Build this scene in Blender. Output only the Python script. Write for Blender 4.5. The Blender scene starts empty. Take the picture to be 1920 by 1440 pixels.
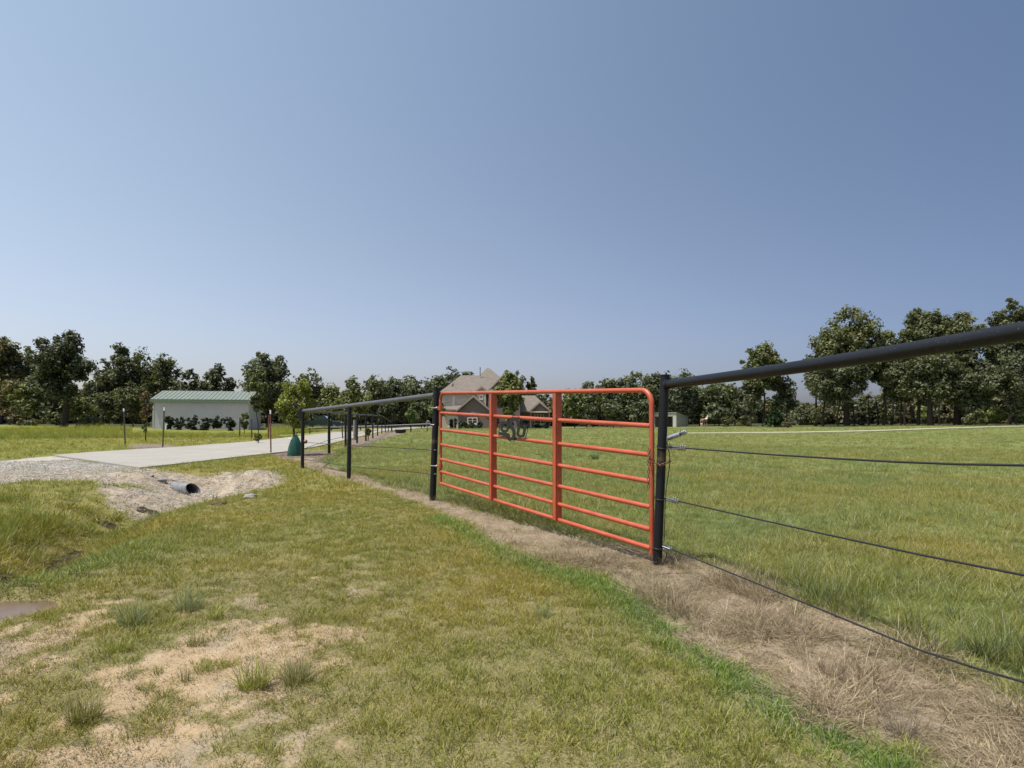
import bpy, math
import numpy as np
from mathutils import Vector, Matrix

# ------------------------------------------------------------------ camera, sky, sun, exposure
SC = bpy.context.scene
COL = SC.collection
F, HY, CX, CAMZ = 1083.0, 787.0, 960.0, 1.17          # focal length and horizon row in photo pixels, eye height
cam_d = bpy.data.cameras.new("camera")
cam_d.sensor_width = 36.0
cam_d.lens = F / 1920.0 * 36.0
cam_d.shift_y = (HY - 720.0) / 1920.0
cam_d.clip_start = 0.05
cam_d.clip_end = 6000.0
cam = bpy.data.objects.new("camera", cam_d)
COL.objects.link(cam)
cam.location = (0, 0, CAMZ)
cam.rotation_euler = (math.radians(90), 0, 0)
SC.camera = cam

SUN_DIR = Vector((-0.31, -0.17, 1.0)).normalized()     # towards the sun
sun_el = math.asin(SUN_DIR.z)
sun_az = math.atan2(SUN_DIR.x, SUN_DIR.y)
world = bpy.data.worlds.new("World")
SC.world = world
world.use_nodes = True
wt = world.node_tree
bg = wt.nodes["Background"]
sky = wt.nodes.new("ShaderNodeTexSky")
sky.sky_type = 'NISHITA'
sky.sun_disc = False
sky.sun_elevation = sun_el
sky.sun_rotation = sun_az % (2 * math.pi)
sky.altitude = 300
sky.air_density = 1.0
sky.dust_density = 2.4
sky.ozone_density = 1.5
hs = wt.nodes.new("ShaderNodeHueSaturation")
hs.inputs['Saturation'].default_value = .80
wt.links.new(sky.outputs[0], hs.inputs['Color'])
tc = wt.nodes.new("ShaderNodeTexCoord")               # hazier and brighter on the sun's side (left), deeper blue on the other
sp = wt.nodes.new("ShaderNodeSeparateXYZ"); wt.links.new(tc.outputs['Generated'], sp.inputs[0])
mr = wt.nodes.new("ShaderNodeMapRange"); wt.links.new(sp.outputs[0], mr.inputs[0])
mr.inputs[1].default_value = -0.72; mr.inputs[2].default_value = 0.72
rp = wt.nodes.new("ShaderNodeValToRGB"); wt.links.new(mr.outputs[0], rp.inputs[0])
e = rp.color_ramp.elements; e.new(.5)
e[0].color = (1.56, 1.53, 1.48, 1); e[1].position = .5; e[1].color = (1.13, 1.13, 1.20, 1); e[2].position = 1; e[2].color = (.62, .71, .88, 1)
mm = wt.nodes.new("ShaderNodeMix"); mm.data_type = 'RGBA'; mm.blend_type = 'MULTIPLY'; mm.inputs[0].default_value = 1.0
wt.links.new(hs.outputs[0], mm.inputs[6]); wt.links.new(rp.outputs[0], mm.inputs[7]); 
mz = wt.nodes.new("ShaderNodeMapRange"); wt.links.new(sp.outputs[2], mz.inputs[0]); mz.inputs[1].default_value = 0.0; mz.inputs[2].default_value = 0.62
rz = wt.nodes.new("ShaderNodeValToRGB"); wt.links.new(mz.outputs[0], rz.inputs[0])      # dusty lavender low in the sky, clearer blue above
e = rz.color_ramp.elements; e.new(.5); e[0].color = (.89, .82, .90, 1); e[1].position = .45; e[1].color = (.96, .96, .93, 1); e[2].position = 1; e[2].color = (1.02, 1.12, 1.06, 1)
m2 = wt.nodes.new("ShaderNodeMix"); m2.data_type = 'RGBA'; m2.blend_type = 'MULTIPLY'; m2.inputs[0].default_value = 1.0
wt.links.new(mm.outputs[2], m2.inputs[6]); wt.links.new(rz.outputs[0], m2.inputs[7]); wt.links.new(m2.outputs[2], bg.inputs[0])
bg.inputs[1].default_value = 0.088
sun_d = bpy.data.lights.new("sun", 'SUN')
sun_d.energy = 3.7
sun_d.angle = math.radians(0.53)
sun_d.color = (1.0, 0.95, 0.87)
sun = bpy.data.objects.new("sun", sun_d)
COL.objects.link(sun)
sun.rotation_euler = SUN_DIR.to_track_quat('Z', 'Y').to_euler()
sun.location = (-20, -10, 60)
SC.view_settings.view_transform = 'Standard'
SC.view_settings.look = 'None'
SC.view_settings.exposure = 0.5
SC.view_settings.gamma = 1.0
SC.cycles.max_bounces = 5
SC.cycles.diffuse_bounces = 3
SC.cycles.transmission_bounces = 3
SC.cycles.use_adaptive_sampling = True

# ------------------------------------------------------------------ numeric helpers
def lerp(a, b, t): return a + (b - a) * t
def ss(x, a, b):
    t = np.clip((np.asarray(x, float) - a) / (b - a), 0, 1)
    return t * t * (3 - 2 * t)
_T = np.random.default_rng(77).random((8, 256, 256))
def vn(x, y, k=0):
    x = np.asarray(x, float); y = np.asarray(y, float)
    ix = np.floor(x).astype(np.int64); iy = np.floor(y).astype(np.int64)
    fx = x - ix; fy = y - iy
    fx = fx * fx * (3 - 2 * fx); fy = fy * fy * (3 - 2 * fy)
    t = _T[k % 8]
    a = t[ix & 255, iy & 255]; b = t[(ix + 1) & 255, iy & 255]
    c = t[ix & 255, (iy + 1) & 255]; d = t[(ix + 1) & 255, (iy + 1) & 255]
    return (a * (1 - fx) + b * fx) * (1 - fy) + (c * (1 - fx) + d * fx) * fy
def fbm(x, y, s=1.0, o=4, k=0):
    r = 0; amp = 0.5; tot = 0
    for i in range(o):
        r = r + amp * vn(np.asarray(x) * s + 17.3 * i, np.asarray(y) * s - 9.1 * i, k + i); tot += amp
        amp *= 0.5; s *= 2.03
    return r / tot

def seg_dist(x, y, pts):
    d = np.full(np.shape(x), 1e9)
    for (ax, ay), (bx, by) in zip(pts[:-1], pts[1:]):
        vx, vy = bx - ax, by - ay
        t = np.clip(((x - ax) * vx + (y - ay) * vy) / (vx * vx + vy * vy + 1e-9), 0, 1)
        d = np.minimum(d, np.hypot(x - ax - t * vx, y - ay - t * vy))
    return d
def sdf(x, y, poly):
    """signed distance to a polygon, positive inside"""
    x = np.asarray(x, float); y = np.asarray(y, float)
    ins = np.zeros(x.shape, bool)
    n = len(poly)
    for i in range(n):
        ax, ay = poly[i]; bx, by = poly[(i + 1) % n]
        c = (ay > y) != (by > y)
        with np.errstate(divide='ignore', invalid='ignore'):
            xi = (bx - ax) * (y - ay) / ((by - ay) if by != ay else 1e-9) + ax
        ins ^= c & (x < xi)
    d = seg_dist(x, y, list(poly) + [poly[0]])
    return np.where(ins, d, -d)

# ------------------------------------------------------------------ the lie of the land
DITCH = [(-6.9, 12.5), (-6.5, 11.9), (-5.7, 10.6), (-5.75, 8.6), (-5.1, 6.7), (-4.35, 5.4), (-4.05, 4.7), (-4.7, 3.8), (-7.5, 2.4)]
def h(x, y):
    x = np.asarray(x, float); y = np.asarray(y, float)
    r = np.hypot(x, y)
    z = -0.0024 * np.minimum(y, 140) * ss(y, 2, 12)
    z = z + 0.75 * ss(np.abs(x), 10, 66) * ss(r, 15, 70)
    d = seg_dist(x, y, DITCH)
    w = 0.95 - 0.35 * ss(y, 10, 7) - .25 * ss(y, 6.5, 5)
    z = z - 0.42 * np.exp(-(d / w) ** 2)
    z = z - .13 * np.exp(-(((x + 3.3) / .40) ** 2 + ((y - 3.68) / .30) ** 2) ** 2)
    # mounds of spoil round the culvert
    z = z + 0.26 * np.exp(-(((x + 5.55) / .5) ** 2 + ((y - 12.2) / .5) ** 2))
    z = z + 0.12 * np.exp(-(((x + 5.2) / .3) ** 2 + ((y - 10.9) / .35) ** 2))
    z = z + 0.10 * np.exp(-(((x + 8.2) / .5) ** 2 + ((y - 12.6) / .4) ** 2))
    # far bank rising behind the left lawn, gentle swells
    z = z + 0.05 * (fbm(x, y, 0.25, 3, 1) - .5) * ss(r, 2, 9) * (1 - ss(r, 25, 50))
    # far hill
    return z
def P(px, py, D):
    return Vector(((px - CX) / F * D, D, CAMZ + (HY - py) / F * D))
def gp(px, py, far=170.0):
    """the ground point seen at a photo pixel"""
    D = np.concatenate([np.linspace(0.8, 20, 1400), np.linspace(20.05, far, 1800)])
    zr = CAMZ + (HY - py) / F * D
    zg = h((px - CX) / F * D, D)
    k = np.nonzero(zr <= zg)[0]
    d = D[k[0]] if len(k) else far
    return ((px - CX) / F * d, float(d))
def gpoly(pts): return [gp(*p) for p in pts]
def H(x, y): return float(h(x, y))

CONCRETE = gpoly([(100, 855), (180, 849), (250, 844.5), (330, 839.5), (400, 834), (480, 828)]) + \
    [gp(560, 818.5), gp(620, 811.5), gp(690, 806), gp(735, 803), gp(800, 799.6), gp(880, 800.0)] + \
    [gp(880, 802), gp(806, 802.5), gp(760, 805), gp(718, 809), gp(690, 815.5), gp(662, 822.5), gp(610, 835), gp(560, 845.5), gp(500, 852.5), gp(475, 855), gp(380, 866.5), gp(262, 879.5)]
GRAVEL = gpoly([(-250, 885), (-60, 868), (0, 864), (60, 859), (100, 855), (180, 867), (262, 879.5), (235, 884), (205, 890), (130, 898), (60, 900), (0, 909), (-120, 925), (-300, 950)])
GRAVEL2 = [(-12.6, 12.9), (-9.0, 14.2), (-8.2, 13.4), (-6.6, 13.7), (-5.4, 12.7), (-4.7, 11.5), (-4.75, 10.2), (-5.3, 9.3), (-6.1, 9.2), (-6.9, 9.8), (-8.0, 11.2), (-9.5, 11.4), (-11, 11.4)]
SAND = gpoly([(-200, 1190), (0, 1195), (150, 1215), (300, 1200), (420, 1180), (520, 1195), (620, 1215), (600, 1250), (480, 1280), (420, 1330), (430, 1400), (380, 1470), (300, 1600), (-200, 1600)])
SAND2 = gpoly([(-100, 1130), (120, 1120), (300, 1100), (420, 1075), (560, 1050), (700, 1045), (800, 1110), (860, 1200), (800, 1280), (760, 1380), (700, 1500), (600, 1600), (-200, 1600)])
SAND3 = gpoly([(0, 1100), (60, 1085), (160, 1100), (260, 1070), (330, 1090), (300, 1160), (160, 1190), (0, 1180)])
STRIP = gpoly([(545, 860), (600, 886), (655, 903), (720, 920), (800, 950), (870, 985), (960, 1030), (1060, 1068), (1180, 1106), (1240, 1140), (1308, 1200), (1412, 1264), (1516, 1324), (1618, 1383), (1722, 1440), (1840, 1550)]) + \
    gpoly([(2400, 1560), (2200, 1420), (1960, 1320), (1860, 1275), (1700, 1215), (1600, 1175), (1500, 1130), (1400, 1085), (1300, 1050), (1235, 1040), (1100, 1012), (1000, 985), (900, 960), (830, 938), (720, 906), (650, 886), (600, 866), (585, 858)])
MULCH = gpoly([(508, 853), (540, 846), (612, 846), (628, 852), (600, 862), (612, 878), (592, 880), (560, 868)])
MULCH2 = gpoly([(645, 838), (655, 826), (690, 819), (716, 812), (740, 810), (760, 812), (728, 820), (700, 828), (690, 834), (668, 842)])
MULCH3 = gpoly([(236, 838), (270, 833), (320, 834), (335, 838), (300, 842), (250, 844)])
PP_R = (1.215, 4.64); PP_L = (-1.145, 8.46)
POSTS_L = [PP_L, gp(654, 898), gp(567, 878)]
DRV = [(567, 878), (617, 850.5), (648, 839), (669.5, 831), (686, 827), (699, 822), (708, 817), (716, 812.8), (722.5, 811), (728, 809.8), (734, 808.8)]
POSTS_D = [gp(*p) for p in DRV]
PUD = (-3.3, 3.68)
MUDS = [gp(a, c) + (r, s) for a, c, r, s in [(60, 1040, .17, .26), (8, 1082, .15, .25), (112, 1070, .08, .22), (170, 1078, .07, .2), (205, 988, .14, .34), (150, 1005, .10, .25), (285, 962, .12, .28), (20, 1098, .05, .3)]]
FIELD = [(PP_R[0] + .28 * 9, PP_R[1] - 9), PP_R, PP_L] + POSTS_L[1:] + POSTS_D[1:] + [(-16, 85), (0, 130), (200, 130), (200, -4.4)]

def masks(x, y):
    x = np.asarray(x, float); y = np.asarray(y, float)
    wx = x + 0.35 * (fbm(x, y, 1.6, 3, 2) - .5) + .10 * (vn(x * 9, y * 9, 5) - .5)
    wy = y + 0.35 * (fbm(x, y, 1.6, 3, 4) - .5) + .10 * (vn(x * 9, y * 9, 6) - .5)
    pt = .5 * fbm(x, y, 1.9, 3, 3) + .5 * (.5 + 1.1 * (fbm(x, y, 7.5, 3, 5) - .5))
    sand = np.maximum.reduce([ss(sdf(wx, wy, SAND), -.25, .3) * (.30 + .85 * ss(pt, .36, .6)), ss(sdf(wx, wy, SAND2), -.4, .6) * (.16 + .56 * ss(pt, .46, .66)),
                              ss(sdf(wx, wy, SAND3), -.3, .4) * ss(pt, .46, .64) * .8])
    strip = ss(sdf(wx, wy, STRIP), -.09, .09)
    grav = np.maximum(ss(sdf(wx, wy, GRAVEL), -.1, .12), ss(sdf(wx, wy, GRAVEL2), -.35, .2) * ss(fbm(x, y, 1.1, 3, 6), .05, .3))
    mulch = np.maximum.reduce([ss(sdf(x, y, m), -.25, .15) for m in (MULCH, MULCH2, MULCH3)])
    conc = (sdf(x, y, CONCRETE) > 0.02).astype(float)
    ditch = ss(sdf(wx, wy, GRAVEL2), -.6, .1)
    field = ss(sdf(x, y, FIELD), -.05, .05)
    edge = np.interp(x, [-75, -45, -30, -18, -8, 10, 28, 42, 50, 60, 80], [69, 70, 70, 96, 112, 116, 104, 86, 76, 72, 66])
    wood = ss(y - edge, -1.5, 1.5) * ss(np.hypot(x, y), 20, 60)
    # dark wet mud in the bottom of the ditch
    mud = np.exp(-(seg_dist(x, y, [(-5.75, 8.8), (-5.1, 6.7), (-4.35, 5.4), (-4.05, 4.7)]) / .30) ** 2) * ss(pt, .44, .58) * .8
    for mx, my, mr, sx in MUDS: mud = np.maximum(mud, np.exp(-(((wx - mx) / sx) ** 2 + ((wy - my) / mr) ** 2) ** 1.5))
    pud = np.exp(-(((x - PUD[0]) / .42) ** 2 + ((y - PUD[1]) / .32) ** 2) ** 2)
    dry = 1 - ss(y + .5 * np.abs(x), 4, 14); lush = ss(-x - .25 * y, 0, 6) * ss(y, 12, 20)
    return dict(sand=np.clip(sand, 0, 1), strip=strip, grav=grav, mulch=mulch, conc=conc, field=field, mud=mud, wood=wood, ditch=ditch, dry=dry, lush=lush, pud=pud)

# ------------------------------------------------------------------ scene helpers
def tag(o, label=None, cat=None, group=None, kind=None):
    if label: o['label'] = label
    if cat: o['category'] = cat
    if group: o['group'] = group
    if kind: o['kind'] = kind
    return o
def empty(name, loc, label=None, cat=None, group=None, rz=0.0):
    o = bpy.data.objects.new(name, None)
    o.empty_display_size = 0.2
    COL.objects.link(o)
    o.location = loc
    o.rotation_euler = (0, 0, rz)
    return tag(o, label, cat, group)
class MB:
    """collects vertices and faces; builds ONE mesh object"""
    def __init__(s): s.v = []; s.f = []; s.sm = []
    def add(s, vs, fs, smooth=False):
        o = len(s.v); s.v += [tuple(v) for v in vs]
        s.f += [tuple(i + o for i in f) for f in fs]; s.sm += [smooth] * len(fs)
    def box(s, x0, x1, y0, y1, z0, z1, M=None):
        vs = [Vector((x, y, z)) for z in (z0, z1) for y in (y0, y1) for x in (x0, x1)]
        if M is not None: vs = [M @ v for v in vs]
        s.add(vs, [(0, 2, 3, 1), (4, 5, 7, 6), (0, 1, 5, 4), (2, 6, 7, 3), (0, 4, 6, 2), (1, 3, 7, 5)])
    def tube(s, pts, rad, n=10, cap=True):
        pts = [Vector(p) for p in pts]
        if not hasattr(rad, '__len__'): rad = [rad] * len(pts)
        up = None; rings = []
        for i, p in enumerate(pts):
            t = (pts[min(i + 1, len(pts) - 1)] - pts[max(i - 1, 0)])
            t = t.normalized() if t.length > 1e-9 else Vector((0, 0, 1))
            if up is None:
                up = Vector((0, 0, 1)) if abs(t.z) < .9 else Vector((1, 0, 0))
            a = t.cross(up).normalized(); b = a.cross(t).normalized(); up = b
            rings.append([p + (a * math.cos(q) + b * math.sin(q)) * rad[i] for q in [2 * math.pi * k / n for k in range(n)]])
        vs = [v for r in rings for v in r]
        fs = []
        for i in range(len(pts) - 1):
            for k in range(n):
                k2 = (k + 1) % n
                fs.append((i * n + k, i * n + k2, (i + 1) * n + k2, (i + 1) * n + k))
        s.add(vs, fs, True)
        if cap:
            s.add(rings[0], [tuple(range(n))[::-1]]); s.add(rings[-1], [tuple(range(n))])
    def prism(s, poly, y0, y1, M=None):
        """poly in (x,z), extruded along y"""
        n = len(poly)
        vs = [Vector((p[0], y0, p[1])) for p in poly] + [Vector((p[0], y1, p[1])) for p in poly]
        if M is not None: vs = [M @ v for v in vs]
        s.add(vs, [tuple(range(n)), tuple(range(2 * n - 1, n - 1, -1))] + [(i, i + n, (i + 1) % n + n, (i + 1) % n) for i in range(n)])
    def build(s, name, mat, parent=None, bevel=0):
        me = bpy.data.meshes.new(name)
        me.from_pydata(s.v, [], s.f)
        me.polygons.foreach_set("use_smooth", s.sm)
        me.materials.append(mat)
        me.update()
        o = bpy.data.objects.new(name, me)
        COL.objects.link(o)
        adopt(o, parent)
        if bevel:
            b = o.modifiers.new("bevel", 'BEVEL'); b.width = bevel; b.segments = 2; b.limit_method = 'ANGLE'
        return o
def adopt(o, parent):
    """vertices are given in world space: cancel the parent's own transform"""
    if parent is not None:
        bpy_m = Matrix.Identity(4); p = parent; chain = []
        while p is not None:
            chain.append(p); p = p.parent
        for q in reversed(chain):
            bpy_m = bpy_m @ q.matrix_parent_inverse @ (Matrix.Translation(q.location) @ q.rotation_euler.to_matrix().to_4x4())
        o.parent = parent
        o.matrix_parent_inverse = bpy_m.inverted()

def mesh_np(name, co, quads, mat, attrs=None, smooth=False):
    """co (N,3); quads (M,k)"""
    me = bpy.data.meshes.new(name)
    co = np.ascontiguousarray(co, dtype=np.float32); quads = np.ascontiguousarray(quads, dtype=np.int32)
    k = quads.shape[1]
    me.vertices.add(len(co)); me.vertices.foreach_set("co", co.ravel())
    me.loops.add(quads.size); me.loops.foreach_set("vertex_index", quads.ravel())
    me.polygons.add(len(quads)); me.polygons.foreach_set("loop_start", np.arange(0, quads.size, k, dtype=np.int32))
    try: me.polygons.foreach_set("loop_total", np.full(len(quads), k, dtype=np.int32))
    except Exception: pass
    if smooth: me.polygons.foreach_set("use_smooth", np.ones(len(quads), bool))
    for n, a in (attrs or {}).items():
        a = np.ascontiguousarray(a, dtype=np.float32)
        if a.ndim == 1:
            at = me.attributes.new(n, 'FLOAT', 'POINT'); at.data.foreach_set("value", a)
        else:
            if a.shape[1] == 3: a = np.concatenate([a, np.ones((len(a), 1), np.float32)], 1)
            at = me.attributes.new(n, 'FLOAT_COLOR', 'POINT'); at.data.foreach_set("color", np.ascontiguousarray(a).ravel())
    if mat: me.materials.append(mat)
    me.update(calc_edges=True)
    return me
def link_mesh(name, me, parent=None, loc=None):
    o = bpy.data.objects.new(name, me); COL.objects.link(o)
    if loc is not None: o.location = loc
    if parent is not None:
        o.parent = parent
    return o

# ------------------------------------------------------------------ materials
class NT:
    def __init__(s, name):
        s.m = bpy.data.materials.new(name); s.m.use_nodes = True
        s.t = s.m.node_tree; s.b = s.t.nodes["Principled BSDF"]; s.out = s.t.nodes["Material Output"]
    def n(s, typ, **kw):
        nd = s.t.nodes.new(typ)
        for k, v in kw.items(): setattr(nd, k, v)
        return nd
    def link(s, a, b): s.t.links.new(a, b)
    def val(s, x):
        if isinstance(x, (int, float)):
            v = s.n("ShaderNodeValue"); v.outputs[0].default_value = x; return v.outputs[0]
        return x
    def math(s, op, a, b=None, clamp=False):
        nd = s.n("ShaderNodeMath", operation=op, use_clamp=clamp)
        for i, v in enumerate((a, b)):
            if v is None: continue
            if isinstance(v, (int, float)): nd.inputs[i].default_value = v
            else: s.link(v, nd.inputs[i])
        return nd.outputs[0]
    def noise(s, scale, detail=4, rough=.55, vec=None):
        nd = s.n("ShaderNodeTexNoise"); nd.inputs['Scale'].default_value = scale
        nd.inputs['Detail'].default_value = detail; nd.inputs['Roughness'].default_value = rough
        if vec is not None: s.link(vec, nd.inputs['Vector'])
        return nd.outputs['Fac']
    def ramp(s, fac, stops):
        nd = s.n("ShaderNodeValToRGB"); s.link(fac, nd.inputs[0])
        e = nd.color_ramp.elements
        while len(e) < len(stops): e.new(.5)
        for el, (p, c) in zip(e, stops):
            el.position = p; el.color = (*c, 1) if len(c) == 3 else c
        return nd.outputs[0]
    def mix(s, f, a, b, blend='MIX'):
        nd = s.n("ShaderNodeMix", data_type='RGBA', blend_type=blend)
        for v, i in ((f, 0), (a, 6), (b, 7)):
            if isinstance(v, (int, float)): nd.inputs[i].default_value = v
            elif isinstance(v, tuple): nd.inputs[i].default_value = (*v, 1)
            else: s.link(v, nd.inputs[i])
        return nd.outputs[2]
    def pos(s): return s.n("ShaderNodeNewGeometry").outputs['Position']
    def obj(s): return s.n("ShaderNodeTexCoord").outputs['Object']
    def bump(s, hgt, dist=.01, strength=.6):
        nd = s.n("ShaderNodeBump"); nd.inputs['Distance'].default_value = dist; nd.inputs['Strength'].default_value = strength
        s.link(hgt, nd.inputs['Height']); s.link(nd.outputs[0], s.b.inputs['Normal'])

def simple(name, col, rough=.6, var=.15, scale=6.0, metal=0.0, bump=0.0, spec=.5, col2=None, spots=None):
    t = NT(name)
    p = t.pos()
    nz = t.noise(scale, 5, .6, p)
    c2 = col2 or tuple(c * (1 - var) for c in col)
    c1 = tuple(min(1, c * (1 + var * .6)) for c in col)
    c = t.ramp(nz, [(.3, c2), (.7, c1)])
    if spots:
        sc, th, sc_col = spots
        f = t.math('GREATER_THAN', t.noise(sc, 2, .5, p), th)
        c = t.mix(f, c, sc_col)
    t.link(c, t.b.inputs['Base Color'])
    t.b.inputs['Roughness'].default_value = rough
    t.b.inputs['Metallic'].default_value = metal
    t.b.inputs['Specular IOR Level'].default_value = spec
    if bump: t.bump(t.noise(scale * 6, 4, .6, p), bump, .5)
    return t.m

def leaf_material(name, transl=.3, inst=False):
    t = NT(name)
    a = t.n("ShaderNodeAttribute", attribute_name="col")
    c = a.outputs['Color']
    if inst:
        a2 = t.n("ShaderNodeAttribute", attribute_name="tint", attribute_type='INSTANCER')
        g = t.noise(.9, 3, .6, t.pos())
        c = t.mix(1.0, c, a2.outputs['Color'], 'MULTIPLY')
        c = t.mix(1.0, c, t.ramp(g, [(.3, (.90, .93, .85)), (.7, (1.10, 1.05, 1.05))]), 'MULTIPLY')
    t.link(c, t.b.inputs['Base Color'])
    t.b.inputs['Roughness'].default_value = .55
    t.b.inputs['Specular IOR Level'].default_value = .3
    tr = t.n("ShaderNodeBsdfTranslucent"); t.link(t.mix(1.0, c, (1.2, 1.2, .5), 'MULTIPLY'), tr.inputs[0])
    mx = t.n("ShaderNodeMixShader"); mx.inputs[0].default_value = transl
    t.link(t.b.outputs[0], mx.inputs[1]); t.link(tr.outputs[0], mx.inputs[2]); t.link(mx.outputs[0], t.out.inputs[0])
    return t.m
M_LEAF = leaf_material("foliage", .28)
M_BLADE = leaf_material("grass_blades", .25, True)

def ground_material():
    t = NT("ground_soil_and_turf")
    p = t.pos()
    a1 = t.n("ShaderNodeVertexColor", layer_name="mask_a"); a2 = t.n("ShaderNodeVertexColor", layer_name="mask_b")
    s1 = t.n("ShaderNodeSeparateColor"); t.link(a1.outputs[0], s1.inputs[0])
    s2 = t.n("ShaderNodeSeparateColor"); t.link(a2.outputs[0], s2.inputs[0])
    fine = t.noise(55, 6, .65, p); med = t.noise(7, 5, .6, p); big = t.noise(.35, 4, .55, p); huge = t.noise(.07, 3, .5, p)
    def edge(m, k=.55):
        x = t.math('ADD', m, t.math('MULTIPLY', t.math('SUBTRACT', fine, .5), k))
        nd = t.n("ShaderNodeMapRange", interpolation_type='SMOOTHSTEP'); t.link(x, nd.inputs[0])
        nd.inputs[1].default_value = .36; nd.inputs[2].default_value = .62
        return nd.outputs[0]
    # thatch / turf seen between the blades, lawn and pasture
    lawn = t.ramp(fine, [(.3, (.12, .105, .034)), (.5, (.225, .195, .068)), (.72, (.33, .27, .13))])
    lawn = t.mix(1.0, lawn, t.ramp(med, [(.3, (.8, .95, .75)), (.7, (1.2, 1.08, 1.15))]), 'MULTIPLY')
    past = t.ramp(t.noise(24, 6, .7, p), [(.3, (.095, .112, .038)), (.55, (.18, .192, .07)), (.75, (.26, .25, .115))])
    past = t.mix(1.0, past, t.ramp(big, [(.3, (.93, 1.0, .9)), (.7, (1.06, 1.02, 1.04))]), 'MULTIPLY')
    dryl = t.ramp(t.noise(90, 6, .8, p), [(.3, (.085, .066, .034)), (.48, (.21, .17, .085)), (.62, (.33, .27, .155)), (.75, (.42, .35, .22))])
    ad = t.n('ShaderNodeAttribute', attribute_name='dry'); al = t.n('ShaderNodeAttribute', attribute_name='lush')
    lawn = t.mix(ad.outputs['Fac'], lawn, dryl)
    lawn = t.mix(al.outputs['Fac'], lawn, t.ramp(t.noise(3, 5, .7, p), [(.3, (.15, .165, .04)), (.7, (.215, .215, .06))]))
    turf = t.mix(s2.outputs[1], lawn, past)
    turf = t.mix(1.0, turf, t.ramp(huge, [(.3, (.85, .95, .8)), (.7, (1.12, 1.05, 1.0))]), 'MULTIPLY')
    sandc = t.ramp(med, [(.3, (.37, .265, .16)), (.55, (.45, .33, .205)), (.75, (.49, .385, .26))])
    grit = t.noise(170, 5, .8, p)
    sandc = t.mix(1.0, sandc, t.ramp(grit, [(.36, (.50, .48, .46)), (.47, (.95, .95, .95)), (.65, (1.08, 1.08, 1.08))]), 'MULTIPLY')
    greyf = t.n("ShaderNodeMapRange"); t.link(t.noise(1.7, 4, .6, p), greyf.inputs[0]); greyf.inputs[1].default_value = .5; greyf.inputs[2].default_value = .66
    sandc = t.mix(t.math('MULTIPLY', greyf.outputs[0], .75), sandc, (.26, .235, .19))
    strawc = t.ramp(fine, [(.25, (.13, .098, .065)), (.5, (.27, .21, .145)), (.75, (.39, .315, .225))])
    gravc = t.ramp(t.noise(38, 6, .75, p), [(.3, (.27, .255, .235)), (.5, (.38, .36, .335)), (.7, (.47, .45, .42))])
    gravc = t.mix(t.ramp(med, [(.45, (0, 0, 0)), (.62, (1, 1, 1))]), gravc, t.mix(1.0, gravc, (1.05, .95, .84), 'MULTIPLY'))
    a4 = t.n('ShaderNodeAttribute', attribute_name='ditch')
    tan = t.ramp(t.noise(5, 6, .7, p), [(.3, (.20, .15, .10)), (.48, (.36, .29, .215)), (.7, (.47, .40, .31))])
    gravc = t.mix(a4.outputs['Fac'], gravc, t.mix(1.0, tan, t.ramp(fine, [(.3, (.72, .72, .74)), (.6, (1.05, 1.05, 1.05))]), 'MULTIPLY'))
    mulchc = t.ramp(t.noise(30, 6, .8, p), [(.3, (.07, .05, .04)), (.5, (.19, .145, .12)), (.7, (.36, .29, .25))])
    mudc = t.ramp(fine, [(.3, (.025, .018, .012)), (.7, (.075, .055, .038))])
    c = t.mix(edge(s1.outputs[0], .7), turf, sandc)
    c = t.mix(edge(s1.outputs[2], .6), c, gravc)
    c = t.mix(edge(s2.outputs[0], .5), c, mulchc)
    c = t.mix(edge(s1.outputs[1], .6), c, strawc)
    c = t.mix(edge(s2.outputs[2], .5), c, mudc)
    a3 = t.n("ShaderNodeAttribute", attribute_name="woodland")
    c = t.mix(a3.outputs['Fac'], c, t.ramp(t.noise(1.2, 5, .7, p), [(.3, (.03, .036, .017)), (.7, (.075, .07, .04))]))  # leaf-litter floor colour, darkened to paint in the shade under the trees
    t.link(c, t.b.inputs['Base Color'])
    t.b.inputs['Roughness'].default_value = .95
    t.b.inputs['Specular IOR Level'].default_value = .15
    hh = t.math('ADD', t.math('MULTIPLY', fine, .6), t.math('MULTIPLY', t.noise(18, 5, .7, p), .8))
    t.bump(hh, .03, .8)
    return t.m
M_GROUND = ground_material()

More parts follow.
